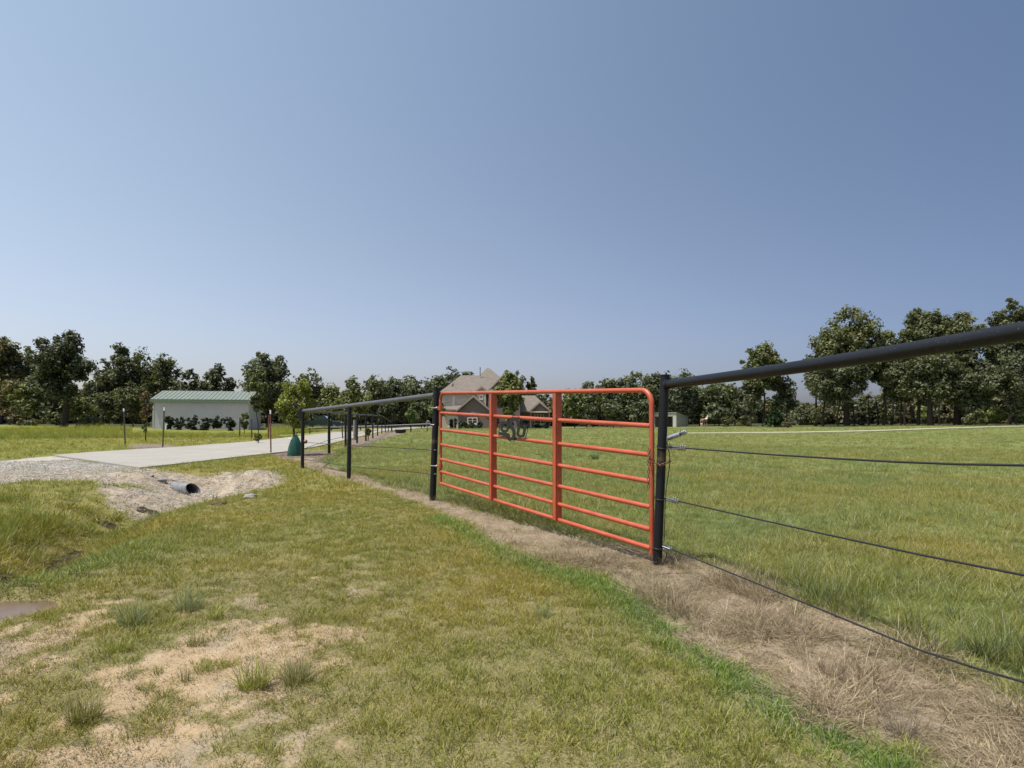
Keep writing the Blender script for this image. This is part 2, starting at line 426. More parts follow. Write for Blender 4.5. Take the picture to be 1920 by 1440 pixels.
def concrete_material():
    t = NT("concrete"); p = t.pos()
    c = t.ramp(t.noise(.8, 6, .6, p), [(.3, (.285, .262, .228)), (.7, (.35, .325, .285))])
    c = t.mix(1.0, c, t.ramp(t.noise(30, 4, .7, p), [(.3, (.9, .9, .9)), (.7, (1.05, 1.05, 1.05))]), 'MULTIPLY')
    st = t.noise(3.0, 5, .7, p)
    c = t.mix(t.ramp(st, [(.58, (0, 0, 0)), (.7, (.35, .35, .35))]), c, (.24, .20, .15))
    t.link(c, t.b.inputs['Base Color']); t.b.inputs['Roughness'].default_value = .9
    t.bump(t.noise(60, 4, .6, p), .004, .6)
    return t.m
M_CONC = concrete_material()
M_BLACK = simple("black_enamel_pipe", (.008, .0085, .011), .40, .3, 9, 0, .0008, .4, spots=(160, .735, (.22, .2, .19)))
def post_material():
    t = NT("rusting_black_post"); p = t.pos()
    sx = t.n("ShaderNodeSeparateXYZ"); t.link(p, sx.inputs[0])
    z = sx.outputs[2]
    band = t.math('SUBTRACT', 1.0, t.math('MULTIPLY', t.math('ABSOLUTE', t.math('SUBTRACT', z, .86)), 5.5), True)
    low = t.math('SUBTRACT', 1.0, t.math('MULTIPLY', z, 9.0), True)
    m = t.math('ADD', t.math('MULTIPLY', band, .8), low)
    f = t.math('MULTIPLY', m, t.noise(22, 5, .7, p))
    c = t.mix(t.ramp(f, [(.28, (0, 0, 0)), (.5, (1, 1, 1))]), (.009, .009, .011), (.12, .075, .05))
    t.link(c, t.b.inputs['Base Color']); t.b.inputs['Roughness'].default_value = .5
    t.b.inputs['Specular IOR Level'].default_value = .3
    t.bump(t.noise(90, 4, .6, p), .0008, .5)
    return t.m
M_POST = post_material()
def gate_material():
    t = NT("chipped_orange_paint"); p = t.pos()
    c = t.ramp(t.noise(6, 4, .6, p), [(.3, (.40, .072, .032)), (.7, (.53, .108, .048))])
    sx = t.n("ShaderNodeSeparateXYZ"); t.link(p, sx.inputs[0])
    chip = t.math('GREATER_THAN', t.noise(26, 4, .7, p), .685)
    c = t.mix(chip, c, (.45, .32, .24))
    dirt = t.noise(3.0, 5, .7, p)
    c = t.mix(t.ramp(dirt, [(.48, (0, 0, 0)), (.72, (.45, .45, .45))]), c, (.30, .13, .08))
    t.link(c, t.b.inputs['Base Color']); t.b.inputs['Roughness'].default_value = .44
    t.b.inputs['Specular IOR Level'].default_value = .5
    t.bump(t.noise(70, 4, .6, p), .0006, .5)
    return t.m
M_GATE = gate_material()
M_CABLE = simple("dark_steel_cable", (.035, .034, .034), .45, .3, 60, .3)
M_GALV = simple("galvanised_steel", (.30, .30, .31), .5, .25, 30, .85, .0005)
M_RUST = simple("rusty_chain_steel", (.23, .115, .06), .55, .5, 90, .5, .0006)
M_PLASTIC = simple("clear_plastic_bag", (.30, .31, .38), .25, .25, 40, 0, .002)
M_BARK = simple("bark", (.055, .045, .036), .95, .35, 7, 0, .02, .1)
M_BARK2 = simple("pale_bark", (.15, .125, .10), .95, .35, 12, 0, .01, .1)
M_TPOST = simple("weathered_t_post", (.055, .045, .038), .7, .3, 20)
M_TRED = simple("rusty_t_post", (.13, .05, .035), .7, .4, 20)
M_WHITE = simple("white_paint", (.72, .72, .70), .5, .08, 8)
M_WOOD = simple("grey_weathered_wood", (.24, .21, .18), .85, .3, 14)

# ------------------------------------------------------------------ ground sheet (fine near the camera, out to the horizon)
def build_ground():
    th = np.concatenate([np.arange(-58, 58, .16), np.arange(58, 302, 4.0)])
    rr = [.45]
    while rr[-1] < 75: rr.append(rr[-1] * 1.0105)
    while rr[-1] < 3500: rr.append(rr[-1] * 1.06)
    rr = np.array(rr); th = np.radians(th)
    R, T = np.meshgrid(rr, th, indexing='ij')
    x = R * np.sin(T); y = R * np.cos(T)
    m = masks(x, y)
    z = h(x, y)
    near = 1 - ss(R, 8, 22)
    rough = .012 + .02 * m['strip'] + .05 * m['grav'] * ss(R, 6, 9) * (sdf(x, y, GRAVEL2) > -.3) + .02 * m['mulch']
    z = z + near * rough * (fbm(x, y, 9, 3, 2) - .5) * 2
    z = z - .05 * m['conc'] - .012 * m['mud']
    # hills beyond the woods
    z = z + 30 * ss(R, 320, 800) * (.35 + .65 * vn(np.degrees(T) * .09 + 40, R * 0, 3)) * (np.cos(T) > 0)
    nr, nt = R.shape
    co = np.stack([x, y, z], -1).reshape(-1, 3)
    i, j = np.meshgrid(np.arange(nr - 1), np.arange(nt), indexing='ij')
    j2 = (j + 1) % nt
    q = np.stack([i * nt + j, i * nt + j2, (i + 1) * nt + j2, (i + 1) * nt + j], -1).reshape(-1, 4)
    c = len(co)
    co = np.vstack([co, [[0, 0, 0]]])
    fan = np.stack([np.full(nt, c), np.arange(nt), (np.arange(nt) + 1) % nt, (np.arange(nt) + 1) % nt], -1)
    A = np.stack([m['sand'], m['strip'], m['grav']], -1).reshape(-1, 3)
    B = np.stack([m['mulch'], m['field'], m['mud']], -1).reshape(-1, 3)
    A = np.vstack([A, [[1, 0, 0]]]); B = np.vstack([B, [[0, 0, 0]]])
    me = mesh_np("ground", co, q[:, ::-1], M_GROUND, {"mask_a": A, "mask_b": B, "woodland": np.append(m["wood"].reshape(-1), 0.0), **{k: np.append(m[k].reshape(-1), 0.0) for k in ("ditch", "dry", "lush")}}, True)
    o = link_mesh("ground", me); tag(o, kind='structure')
build_ground()

def slab(name, poly, top, thick, mat, **kw):
    """a sheet following the terrain with a real edge"""
    import bmesh
    from mathutils.geometry import tessellate_polygon
    xs = [p[0] for p in poly]; ys = [p[1] for p in poly]
    mb = MB(); n = len(poly)
    tris = tessellate_polygon([[Vector((p[0], p[1], 0)) for p in poly]])
    zt = [H(*p) + top for p in poly]
    mb.add([(p[0], p[1], z) for p, z in zip(poly, zt)], [tuple(t) for t in tris])
    vs = [(p[0], p[1], z) for p, z in zip(poly, zt)] + [(p[0], p[1], z - thick) for p, z in zip(poly, zt)]
    mb.add(vs, [(i, (i + 1) % n, (i + 1) % n + n, i + n) for i in range(n)])
    o = mb.build(name, mat); tag(o, **kw)
    return o
def dense(poly, step=1.0):
    out = []
    for (ax, ay), (bx, by) in zip(poly, poly[1:] + poly[:1]):
        L = math.hypot(bx - ax, by - ay); k = max(1, int(L / step))
        out += [(lerp(ax, bx, i / k), lerp(ay, by, i / k)) for i in range(k)]
    return out
def strip_road(name, left, right, top, thick, mat, n=60, **kw):
    """a road as a ribbon between two polylines"""
    def res(pl, n):
        d = [0]
        for a, b in zip(pl[:-1], pl[1:]): d.append(d[-1] + math.hypot(b[0] - a[0], b[1] - a[1]))
        return [(float(np.interp(t, d, [p[0] for p in pl])), float(np.interp(t, d, [p[1] for p in pl]))) for t in np.linspace(0, d[-1], n)]
    L, R = res(left, n), res(right, n); mb = MB()
    m = 5
    vs = [(lerp(a[0], b[0], k / m), lerp(a[1], b[1], k / m), lerp(H(*a), H(*b), k / m) + top) for a, b in zip(L, R) for k in range(m + 1)]
    fs = [(i * (m + 1) + k, i * (m + 1) + k + 1, (i + 1) * (m + 1) + k + 1, (i + 1) * (m + 1) + k) for i in range(n - 1) for k in range(m)]
    mb.add(vs, fs, True)
    for S in (L, R):
        mb.add([(p[0], p[1], H(*p) + top) for p in S] + [(p[0], p[1], H(*p) + top - thick) for p in S], [(i, i + 1, i + 1 + n, i + n) for i in range(n - 1)])
    for a, b in ((L[0], R[0]), (L[-1], R[-1])):
        mb.add([(a[0], a[1], H(*a) + top), (b[0], b[1], H(*b) + top), (b[0], b[1], H(*b) + top - thick), (a[0], a[1], H(*a) + top - thick)], [(0, 1, 2, 3)])
    o = mb.build(name, mat); tag(o, **kw); return o
nL = 12
strip_road("driveway", CONCRETE[:nL], CONCRETE[nL:][::-1], .04, .3, M_CONC, 120, kind='structure')
# the pale drive far out across the pasture, seen edge-on
FL = [(1290, 812.4), (1400, 811.6), (1500, 810.8), (1640, 808.0), (1780, 803.2), (1920, 796.2), (2100, 786.5)]
def _far(px, py):
    D = 50.0
    for _ in range(60): D = D * .5 + .5 * (CAMZ - H((px - CX) / F * D, D) - .10) * F / max(py - HY, 6)
    return ((px - CX) / F * D, D)
FA = [(x / F * 0, 0) for x, y in FL]
FA = [_far(px, py) for px, py in FL[:5]]
dx, dy = FA[4][0] - FA[3][0], FA[4][1] - FA[3][1]
FA += [(FA[4][0] + dx * k, FA[4][1] + dy * k - .3 * k * k) for k in (1, 2, 3)]
strip_road("path", FA, [(x * 1.04, y * 1.04) for x, y in FA], .11, .4, simple("pale_concrete_drive", (.40, .38, .26), .9, .08, 2), 60, kind='structure')
# a little standing water in the bottom of the ditch
mb = MB()
pw = [(PUD[0] + .45 * math.cos(a), PUD[1] + .34 * math.sin(a)) for a in np.linspace(0, 2 * math.pi, 25)[:-1]]
wz = H(*PUD) + .065
mb.add([(p[0], p[1], wz) for p in pw], [tuple(range(len(pw)))])
wm = simple("muddy_water", (.15, .10, .065), .3, .3, 3)
tag(mb.build("puddle_water", wm), kind='structure')

# ------------------------------------------------------------------ gate
def gate():
    A0, A1 = P(826, 737, 8.38), P(1222, 731.5, 4.71)           # top corners
    B0, B1 = P(825, 906, 8.38), P(1219, 1031, 4.71)
    A0 = Vector((A0.x, 8.38, A0.z)); 
    g = empty("pipe_gate", (A0.x * .5 + A1.x * .5, (A0.y + A1.y) * .5, 0), "orange red tubular steel gate with a black lettered emblem, hung between black posts", "gate")
    d = Vector((A1.x - A0.x, A1.y - A0.y, 0)); L = d.length; d.normalize()
    def G(s, z0): # s along, z fraction 0 bottom..1 top
        base = Vector((lerp(A0.x, A1.x, s), lerp(A0.y, A1.y, s), 0))
        zb = lerp(B0.z, B1.z, s); zt = lerp(A0.z, A1.z, s)
        return Vector((base.x, base.y, lerp(zb, zt, z0)))
    r = .0215
    # outer frame: left stile, bends, top rail, right stile
    c = .115
    pts = [G(0, -.015)]
    pts += [G(0, 1 - c / 1.3)]
    for k in range(1, 6):
        q = k / 6 * math.pi / 2
        pts.append(G(c / L * (1 - math.cos(q)), 1 - c / 1.3 * (1 - math.sin(q))))
    pts.append(G(c / L, 1)); pts.append(G(.5, .998)); pts.append(G(1 - c / L, 1))
    for k in range(1, 6):
        q = k / 6 * math.pi / 2
        pts.append(G(1 - c / L * (1 - math.sin(q)), 1 - c / 1.3 * (1 - math.cos(q))))
    pts.append(G(1, 1 - c / 1.3)); pts.append(G(1, -.03))
    mb = MB(); mb.tube(pts, r, 14); mb.build("frame", M_GATE, g)
    # six horizontal bars under the top rail (heights read at the right-hand stile)
    yr = [798.5, 853, 903, 951, 993, 1028]; yl = [774, 805.5, 833.5, 861, 884, 906]
    for a, b in zip(yl, yr):
        pa = P(826, a, 8.38); pb = P(1220, b, 4.71)
        m = MB(); m.tube([pa, pa.lerp(pb, .5), pb], .0205, 12); m.build("bar", M_GATE, g)
    # flat channel uprights standing proud of the bars
    n = Vector((d.y, -d.x, 0)); n = n if n.y < 0 else -n
    for s in (.374, .69):
        m = MB(); w = .029; dep = .046
        c0, c1 = G(s, .005), G(s, .985)
        for (a0, a1, b0, b1) in ((-w, w, -dep, -dep + .006), (-w, -w + .006, -dep, dep * .6), (w - .006, w, -dep, dep * .6)):
            vs = []
            for cc in (c0, c1):
                for aa, bb in ((a0, b0), (a1, b0), (a1, b1), (a0, b1)):
                    vs.append(cc + d * aa - n * bb * -1 * -1 if False else cc + d * aa + n * (-bb))
            m.add(vs, [(0, 1, 2, 3), (7, 6, 5, 4), (0, 4, 5, 1), (1, 5, 6, 2), (2, 6, 7, 3), (3, 7, 4, 0)])
        m.build("upright", M_GATE, g)
    # hinges to the left post, latch lug on the right stile
    for py, mat in ((765, M_GATE), (874, M_GALV)):
        m = MB(); q = P(826, py, 8.38)
        m.tube([q + Vector((-.005, .0, -.03)), q + Vector((-.005, 0, .03))], .034, 12)
        hg = m.build("hinge", M_GATE, g)
        m = MB()
        m.tube([q + Vector((-.03, .0, 0)), q + Vector((-.15, .05, 0))], .008, 8)
        m.tube([q + Vector((-.050, .010, 0)), q + Vector((-.064, .014, 0))], .020, 8)
        m.build("hinge_bolt", M_GALV, hg)
    # emblem: interlocking letters cut from plate, wired to the second and third bars
    C0 = P(965, 806, 1.0)
    def E(ex, ey, off=0.0):
        """zoom pixels of the emblem crop -> point on the gate plane"""
        px = 920 + ex / 20.57; py = 770 + ey / 20.57
        t = (px - CX) / F
        # solve base line A0 + u*(A1-A0) with x = t*y
        u = (t * A0.y - A0.x) / ((A1.x - A0.x) - t * (A1.y - A0.y))
        y = lerp(A0.y, A1.y, u)
        p = P(px, py, y) + n * (.036 + off)
        return p
    em = MB()
    def stroke(pts, w, t=.004, off=0.0, closed=False):
        q = [Vector(p) for p in pts]; N = len(q)
        L_, R_ = [], []
        for i in range(N):
            a = q[(i - 1) % N] if (closed or i > 0) else q[i]; b = q[(i + 1) % N] if (closed or i < N - 1) else q[i]
            d1 = (q[i] - a).normalized() if (q[i] - a).length else (b - q[i]).normalized()
            d2 = (b - q[i]).normalized() if (b - q[i]).length else d1
            nn = Vector((-(d1 + d2).y, (d1 + d2).x)).normalized()
            k = w / 2 / max(.45, nn.dot(Vector((-d1.y, d1.x))))
            L_.append(q[i] + nn * k); R_.append(q[i] - nn * k)
        vs = [E(p.x, p.y, off) for p in L_] + [E(p.x, p.y, off) for p in R_]
        bk = [v - n * t for v in vs]; M2 = 2 * N
        fs = []
        rng = range(N) if closed else range(N - 1)
        for i in rng:
            j = (i + 1) % N
            fs += [(i, j, j + N, i + N), (i + M2, i + N + M2, j + N + M2, j + M2), (i, i + M2, j + M2, j), (i + N, j + N, j + N + M2, i + N + M2)]
        if not closed: fs += [(0, N, N + M2, M2), (N - 1, N - 1 + M2, 2 * N - 1 + M2, 2 * N - 1)]
        em.add(vs + bk, fs)
    # left O
    stroke([(550, 460), (760, 475), (790, 560), (740, 770), (690, 800), (560, 775), (525, 720), (520, 520)], 88, closed=True, off=.002)
    # tall centre S, its tail running left under the O
    stroke([(1180, 560), (1190, 430), (1120, 345), (980, 325), (905, 400), (895, 520), (930, 640), (1020, 800), (1020, 960), (960, 1080), (880, 1100), (805, 1040), (790, 940), (700, 905), (450, 880)], 122, off=.006)
    # right U with slab serifs
    stroke([(1120, 560), (1290, 575)], 70, off=.002)
    stroke([(1340, 590), (1510, 605)], 70, off=.002)
    stroke([(1215, 560), (1150, 880), (1180, 960), (1250, 985), (1350, 985), (1385, 930), (1440, 600)], 100, off=.003)
    # thin outline rod round the letters
    stroke([(430, 440), (395, 965), (690, 1010), (760, 1120), (860, 1195), (990, 1180), (1080, 1050), (1230, 1060), (1390, 1070), (1450, 980), (1550, 600), (1400, 500), (1250, 480), (1250, 330), (1150, 205), (960, 190), (880, 300), (860, 420), (640, 400)], 15, closed=True, off=-.004)
    em.build("emblem", simple("black_cut_steel", (.012, .012, .014), .5, .2, 30), g)
gate()

# ------------------------------------------------------------------ fences
def post(mb, base, top, r=.038, lean=0.0):
    mb.tube([base, Vector(base).lerp(Vector(top), .5), top], r, 16)
def pipe_fence_right():
    f = empty("pipe_and_cable_fence", (PP_R[0], PP_R[1], 0), "near black pipe fence with three cables, running off to the right of the gate", "fence")
    b = P(1232, 1064, 4.63); t = P(1246.5, 704, 4.66)
    m = MB(); m.tube([b, b.lerp(t, .35), b.lerp(t, .7), t], [.036, .036, .0365, .037], 20); p1 = m.build("post", M_POST, f)
    c = MB(); c.tube([t + Vector((0, 0, -.003)), t + Vector((0, 0, .006))], .040, 20); c.build("cap", M_BLACK, p1)
    # top rail, following the pictured rise towards the camera
    R0 = P(1252, 720, 4.62)
    def onl(k, py):      # k metres along the fence from the post
        return Vector((R0.x + .27 * k, R0.y - .963 * k, 0))
    px_py = [(1252, 720.5), (1345, 709), (1440, 696.5), (1560, 679), (1680, 660.5), (1800, 641), (1920, 620.5), (2100, 588)]
    pts = []
    for px, py in px_py:
        tt = (px - CX) / F
        k = (tt * R0.y - R0.x) / (.27 + tt * .963)
        y = R0.y - .963 * k
        pts.append(P(px, py, y))
    e = pts[-1] + (pts[-1] - pts[-3]).normalized() * .9; pts.append(e)
    m = MB(); m.tube(pts, .0365, 24); m.build("rail", M_BLACK, f)
    w = MB(); w.tube([pts[0] + Vector((-.004, .01, 0)), pts[0] + Vector((.006, -.016, 0))], .041, 18); w.build("weld_collar", M_BLACK, f)
    lines = [[(1254, 838.5), (1275, 839.5), (1440, 852), (1560, 859.5), (1680, 866), (1800, 870.5), (1920, 872.5), (2200, 872)],
             [(1247, 933), (1262, 937.5), (1361, 960), (1537, 999.4), (1725, 1040), (1920, 1078.5), (2200, 1128)],
             [(1240, 1021), (1250, 1026), (1350, 1066), (1537, 1142), (1725, 1219), (1840, 1256), (1920, 1279), (2200, 1355)]]
    for ln in lines:
        q = []
        for px, py in ln:
            tt = (px - CX) / F; k = (tt * R0.y - R0.x) / (.27 + tt * .963); y = R0.y - .963 * k
            q.append(P(px, py, y))
        m = MB(); m.tube(q, .0052, 8); cb = m.build("cable", M_CABLE, f)
        # loop round the post, clamps and bolt ends
        k = MB(); c0 = q[0]
        pc = b.lerp(t, (c0.z - b.z) / (t.z - b.z))
        dd = (q[1] - q[0]).normalized()
        ring = [pc + Vector((math.cos(a) * .041, math.sin(a) * .041, .012 * math.sin(a))) for a in np.linspace(0, 2 * math.pi, 19)]
        rg = MB(); rg.tube(ring, .0035, 6); rg.build('cable_loop', M_CABLE, cb)
        k.tube([pc + Vector((.03, -.02, .008)), q[1] + dd * .07], .006, 8)
        k.tube([pc + Vector((.03, -.02, -.012)), q[1] + dd * .05 + Vector((0, 0, -.008))], .006, 8)
        for j in range(3):
            cc = q[1] + dd * (.0 + .032 * j)
            k.tube([cc + Vector((-.004, 0, -.020)), cc + Vector((0, -.012, 0)), cc + Vector((.004, 0, .020))], .0062, 6)
            k.box(-.010, .010, -.011, .011, -.012, .012, Matrix.Translation(cc))
        k.build("cable_clamp", M_GALV, cb)
    # next post, just outside the picture
    e2 = pts[-2]
    m = MB(); post(m, (e2.x, e2.y, H(e2.x, e2.y) - .05), (e2.x, e2.y, e2.z + .0), .0365); m.build("post", M_BLACK, f)
    # spare wire run hanging beside the post
    m = MB(); B = lambda px, py, D=4.60: P(px, py, D)
    m.tube([B(1249, 826), B(1252, 836), B(1255, 850), B(1256, 868), B(1253, 890), B(1249, 915), B(1247, 950), B(1246, 985), B(1245, 1015)], .0035, 6)
    m.tube([B(1249, 1034), B(1250, 1042), B(1246, 1052), B(1240, 1058)], .004, 6)
    m.tube([B(1250, 842, 4.57), B(1256, 832, 4.57), B(1259, 836, 4.57), B(1257, 842, 4.57)], .003, 6)
    m.build("loose_wire", M_CABLE, f)
pipe_fence_right()

def pipe_fence_left():
    b = [Vector((x, y, H(x, y) - .04)) for x, y in POSTS_L]
    f = empty("pipe_and_cable_fence", (b[1].x, b[1].y, 0), "black pipe fence section between the gate hinges and the driveway corner", "fence")
    tops = [P(819, 729, 8.46), P(655.5, 760, b[1].y), P(568, 768, b[2].y)]
    bb = [P(811, 941, 8.46), b[1], b[2]]
    for i, (p0, p1) in enumerate(zip(bb, tops)):
        m = MB(); m.tube([p0, p0.lerp(p1, .5), p1], .047 if i == 0 else .042, 16); pp = m.build("post", M_POST if i == 0 else M_BLACK, f)
        if i == 0:
            c = MB(); c.tube([p1, p1 + Vector((0, 0, .012))], .052, 16); c.build("cap", M_BLACK, pp)
    r = [P(816, 741, 8.46), P(735, 751, lerp(8.46, b[1].y, .42)), P(655, 760.8, b[1].y), P(568, 770.5, b[2].y)]
    m = MB(); m.tube(r, .040, 16); m.build("rail", simple("sun_dulled_grey_pipe", (.085, .085, .095), .45, .2, 8), f)
    for ya, yb, yc in ((844, 835.5, 829), (889, 875, 861)):
        q = [P(813, ya, 8.40), P(735, lerp(ya, yb, .55), lerp(8.4, b[1].y, .42)), P(656, yb, b[1].y - .05), P(570, yc, b[2].y - .05)]
        m = MB(); m.tube(q, .006, 6); cb = m.build("cable", M_CABLE, f)
        m = MB(); d = (q[1] - q[0]).normalized()
        m.tube([q[0] + Vector((.03, 0, 0)), q[0] + d * .13], .011, 8); m.box(-.025, .02, -.018, .018, -.014, .014, Matrix.Translation(q[0] + d * .15)); m.build("cable_clamp", M_GALV, cb)
    # black gusset plate at the corner post
    m = MB()
    g = [P(566, 764, b[2].y), P(560, 770, b[2].y), P(559, 782, b[2].y), P(561, 785, b[2].y), P(568, 785, b[2].y), P(570, 766, b[2].y)]
    vs = [v + Vector((0, -.05, 0)) for v in g] + [v + Vector((0, .06, 0)) for v in g]; n = len(g)
    m.add(vs, [tuple(range(n)), tuple(range(2 * n - 1, n - 1, -1))] + [(i, i + n, (i + 1) % n + n, (i + 1) % n) for i in range(n)])
    m.build("corner_plate", M_BLACK, f)
    m = MB(); m.tube([P(571, 828, b[2].y - .05), P(575, 828, b[2].y - .05)], .05, 10); m.build("cable_tensioner", M_RUST, f)
    # coil of tie wire on the gate post and its box
    m = MB(); y = 8.30
    for k in range(3):
        m.tube([P(804 + 3.6 * math.cos(a) - k * .6, 796 - 5 * math.sin(a) - k, y) for a in np.linspace(-.6, 3.6, 12)], .006, 6)
    m.tube([P(807, 796, y), P(811, 797, y), P(814, 796.5, y)], .01, 6)
    m.build("wire_coil", M_GALV, f)
pipe_fence_left()

def pipe_fence_drive():
    f = empty("pipe_and_cable_fence", (POSTS_D[4][0], POSTS_D[4][1], 0), "long black pipe fence running away beside the concrete driveway", "fence")
    tops = []
    for i, (x, y) in enumerate(POSTS_D):
        tz = CAMZ + (HY - [770, 773.5, 776, 777.5, 778, 778.5, 779, 779.5, 783, 788, 791][i]) / F * y
        tops.append(Vector((x, y, tz)))
        if i == 0: continue
        m = MB(); m.tube([(x, y, H(x, y) - .05), (x, y, tz)], .05, 10); m.build("post", M_BLACK, f)
    m = MB(); m.tube(tops, .035, 10); m.build("rail", M_BLACK, f)
    for zf in (.33, .66):
        m = MB(); m.tube([Vector((t.x, t.y, lerp(H(t.x, t.y), t.z, zf))) for t in tops], .008, 5); m.build("cable", M_CABLE, f)
pipe_fence_drive()

def low_far_fence():
    f = empty("low_pipe_fence", gp(740, 811) + (0,), "low grey pipe fence crossing in front of the far end of the driveway", "fence")
    D = 60.0
    pts = [P(578, 802, D * .9), P(660, 800, D * .95), P(735, 797.5, D), P(808, 794.5, D)]
    m = MB(); m.tube(pts, .04, 8); m.build("rail", simple("light_grey_pipe", (.35, .34, .34), .5, .2, 5), f)
    m = MB(); m.tube([p - Vector((0, 0, .12)) for p in pts], .03, 8); m.build("rail", M_BLACK, f)
    for px in (735, 770, 801):
        x = (px - CX) / F * D; m = MB(); z = float(np.interp(px, [735, 808], [797.5, 794.5])); m.tube([(x, D, H(x, D) - .05), P(px, z, D)], .04, 8); m.build("post", M_BLACK, f)
low_far_fence()

# ------------------------------------------------------------------ chain and insulator bag on the right gate post
def chain():
    m = MB()
    def links(path, L=.034, w=.009, r=.0032):
        pts = [Vector(p) for p in path]; d = [0]
        for a, b in zip(pts[:-1], pts[1:]): d.append(d[-1] + (b - a).length)
        n = max(2, int(d[-1] / (L * .78)))
        for i in range(n):
            s = (i + .5) / n * d[-1]
            c = Vector([float(np.interp(s, d, [p[k] for p in pts])) for k in range(3)])
            e = Vector([float(np.interp(min(s + .01, d[-1]), d, [p[k] for p in pts])) for k in range(3)]) - Vector([float(np.interp(max(s - .01, 0), d, [p[k] for p in pts])) for k in range(3)])
            e.normalize()
            a = e.cross(Vector((.3, .9, .2) if i % 2 else (.9, -.2, .5))).normalized()
            ring = [c + e * (L / 2 * math.cos(q)) + a * (w * math.sin(q)) for q in np.linspace(0, 2 * math.pi, 11)]
            m.tube(ring, r, 5, False)
    B = lambda px, py, D: P(px, py, D)
    links([B(1216, 842, 4.70), B(1214, 848, 4.66), B(1218, 858, 4.63), B(1223, 863, 4.64), B(1229, 868, 4.64), B(1232, 870, 4.63), B(1238, 873, 4.58), B(1246, 870, 4.565), B(1254, 866, 4.60), B(1257, 864, 4.66)])
    links([B(1219, 842, 4.65), B(1218, 852, 4.63), B(1217, 864, 4.63), B(1224, 866, 4.62), B(1230, 872, 4.60)])
    links([B(1217, 860, 4.64), B(1216.5, 880, 4.64), B(1215.5, 900, 4.65), B(1216, 915, 4.65)])
    o = m.build("gate_chain", M_RUST)
    tag(o, "rusty chain wrapped round the latch side of the orange gate and its black post", "chain")
    m = MB()
    base, tip = P(1252, 822, 4.58), P(1287, 809.5, 4.40)
    n = 12; pts = [base.lerp(tip, t) for t in np.linspace(0, 1, n)]
    rad = [.012, .019, .021, .017, .020, .019, .016, .017, .010, .017, .018, .006]
    m.tube(pts, rad, 12)
    bag = m.build("plastic_sleeve", M_PLASTIC)
    tag(bag, "small clear plastic sleeve tied to the gate post with black wire", "plastic sleeve")
    k = MB()
    k.tube([P(1249, 832, 4.56), P(1254, 823, 4.54), P(1264, 817.5, 4.50), P(1274, 813.5, 4.45), P(1284, 809, 4.38)], .0032, 6)
    c = base.lerp(tip, .72); ax = (tip - base).normalized(); u = ax.cross(Vector((0, 0, 1))).normalized(); v = ax.cross(u)
    k.tube([c + (u * math.cos(a) + v * math.sin(a)) * .014 for a in np.linspace(0, 2 * math.pi, 12)], .003, 5)
    k.tube([c - ax * .02 + v * .02, c + ax * .02 - v * .015], .0028, 5)
    k.build("tie_wire", M_CABLE, bag)
chain()

# ------------------------------------------------------------------ foliage
def leaf_quads(c, nrm, size, rng, col):
    """diamond leaves: centres (N,3), normals (N,3), sizes (N,) -> co, quads, colours"""
    N = len(c)
    r = rng.normal(size=(N, 3)); nrm = nrm / (np.linalg.norm(nrm, axis=1, keepdims=True) + 1e-9)
    a = np.cross(nrm, r); a /= np.linalg.norm(a, axis=1, keepdims=True) + 1e-9
    b = np.cross(nrm, a)
    s = size[:, None]
    bend = nrm * s * .18
    co = np.stack([c - a * s * .62 - bend, c + b * s * .36, c + a * s * .62 - bend, c - b * s * .36], 1).reshape(-1, 3)
    q = np.arange(4 * N).reshape(N, 4)
    return co, q, np.repeat(col, 4, 0)
GREEN_DARK = (.104, .114, .062); GREEN_MID = (.132, .148, .065); GREEN_LIGHT = (.17, .195, .065); GREEN_YEL = (.23, .24, .065)
GREEN_GREY = (.132, .145, .090); RUSSET = (.17, .125, .07); OLIVE = (.128, .135, .06)
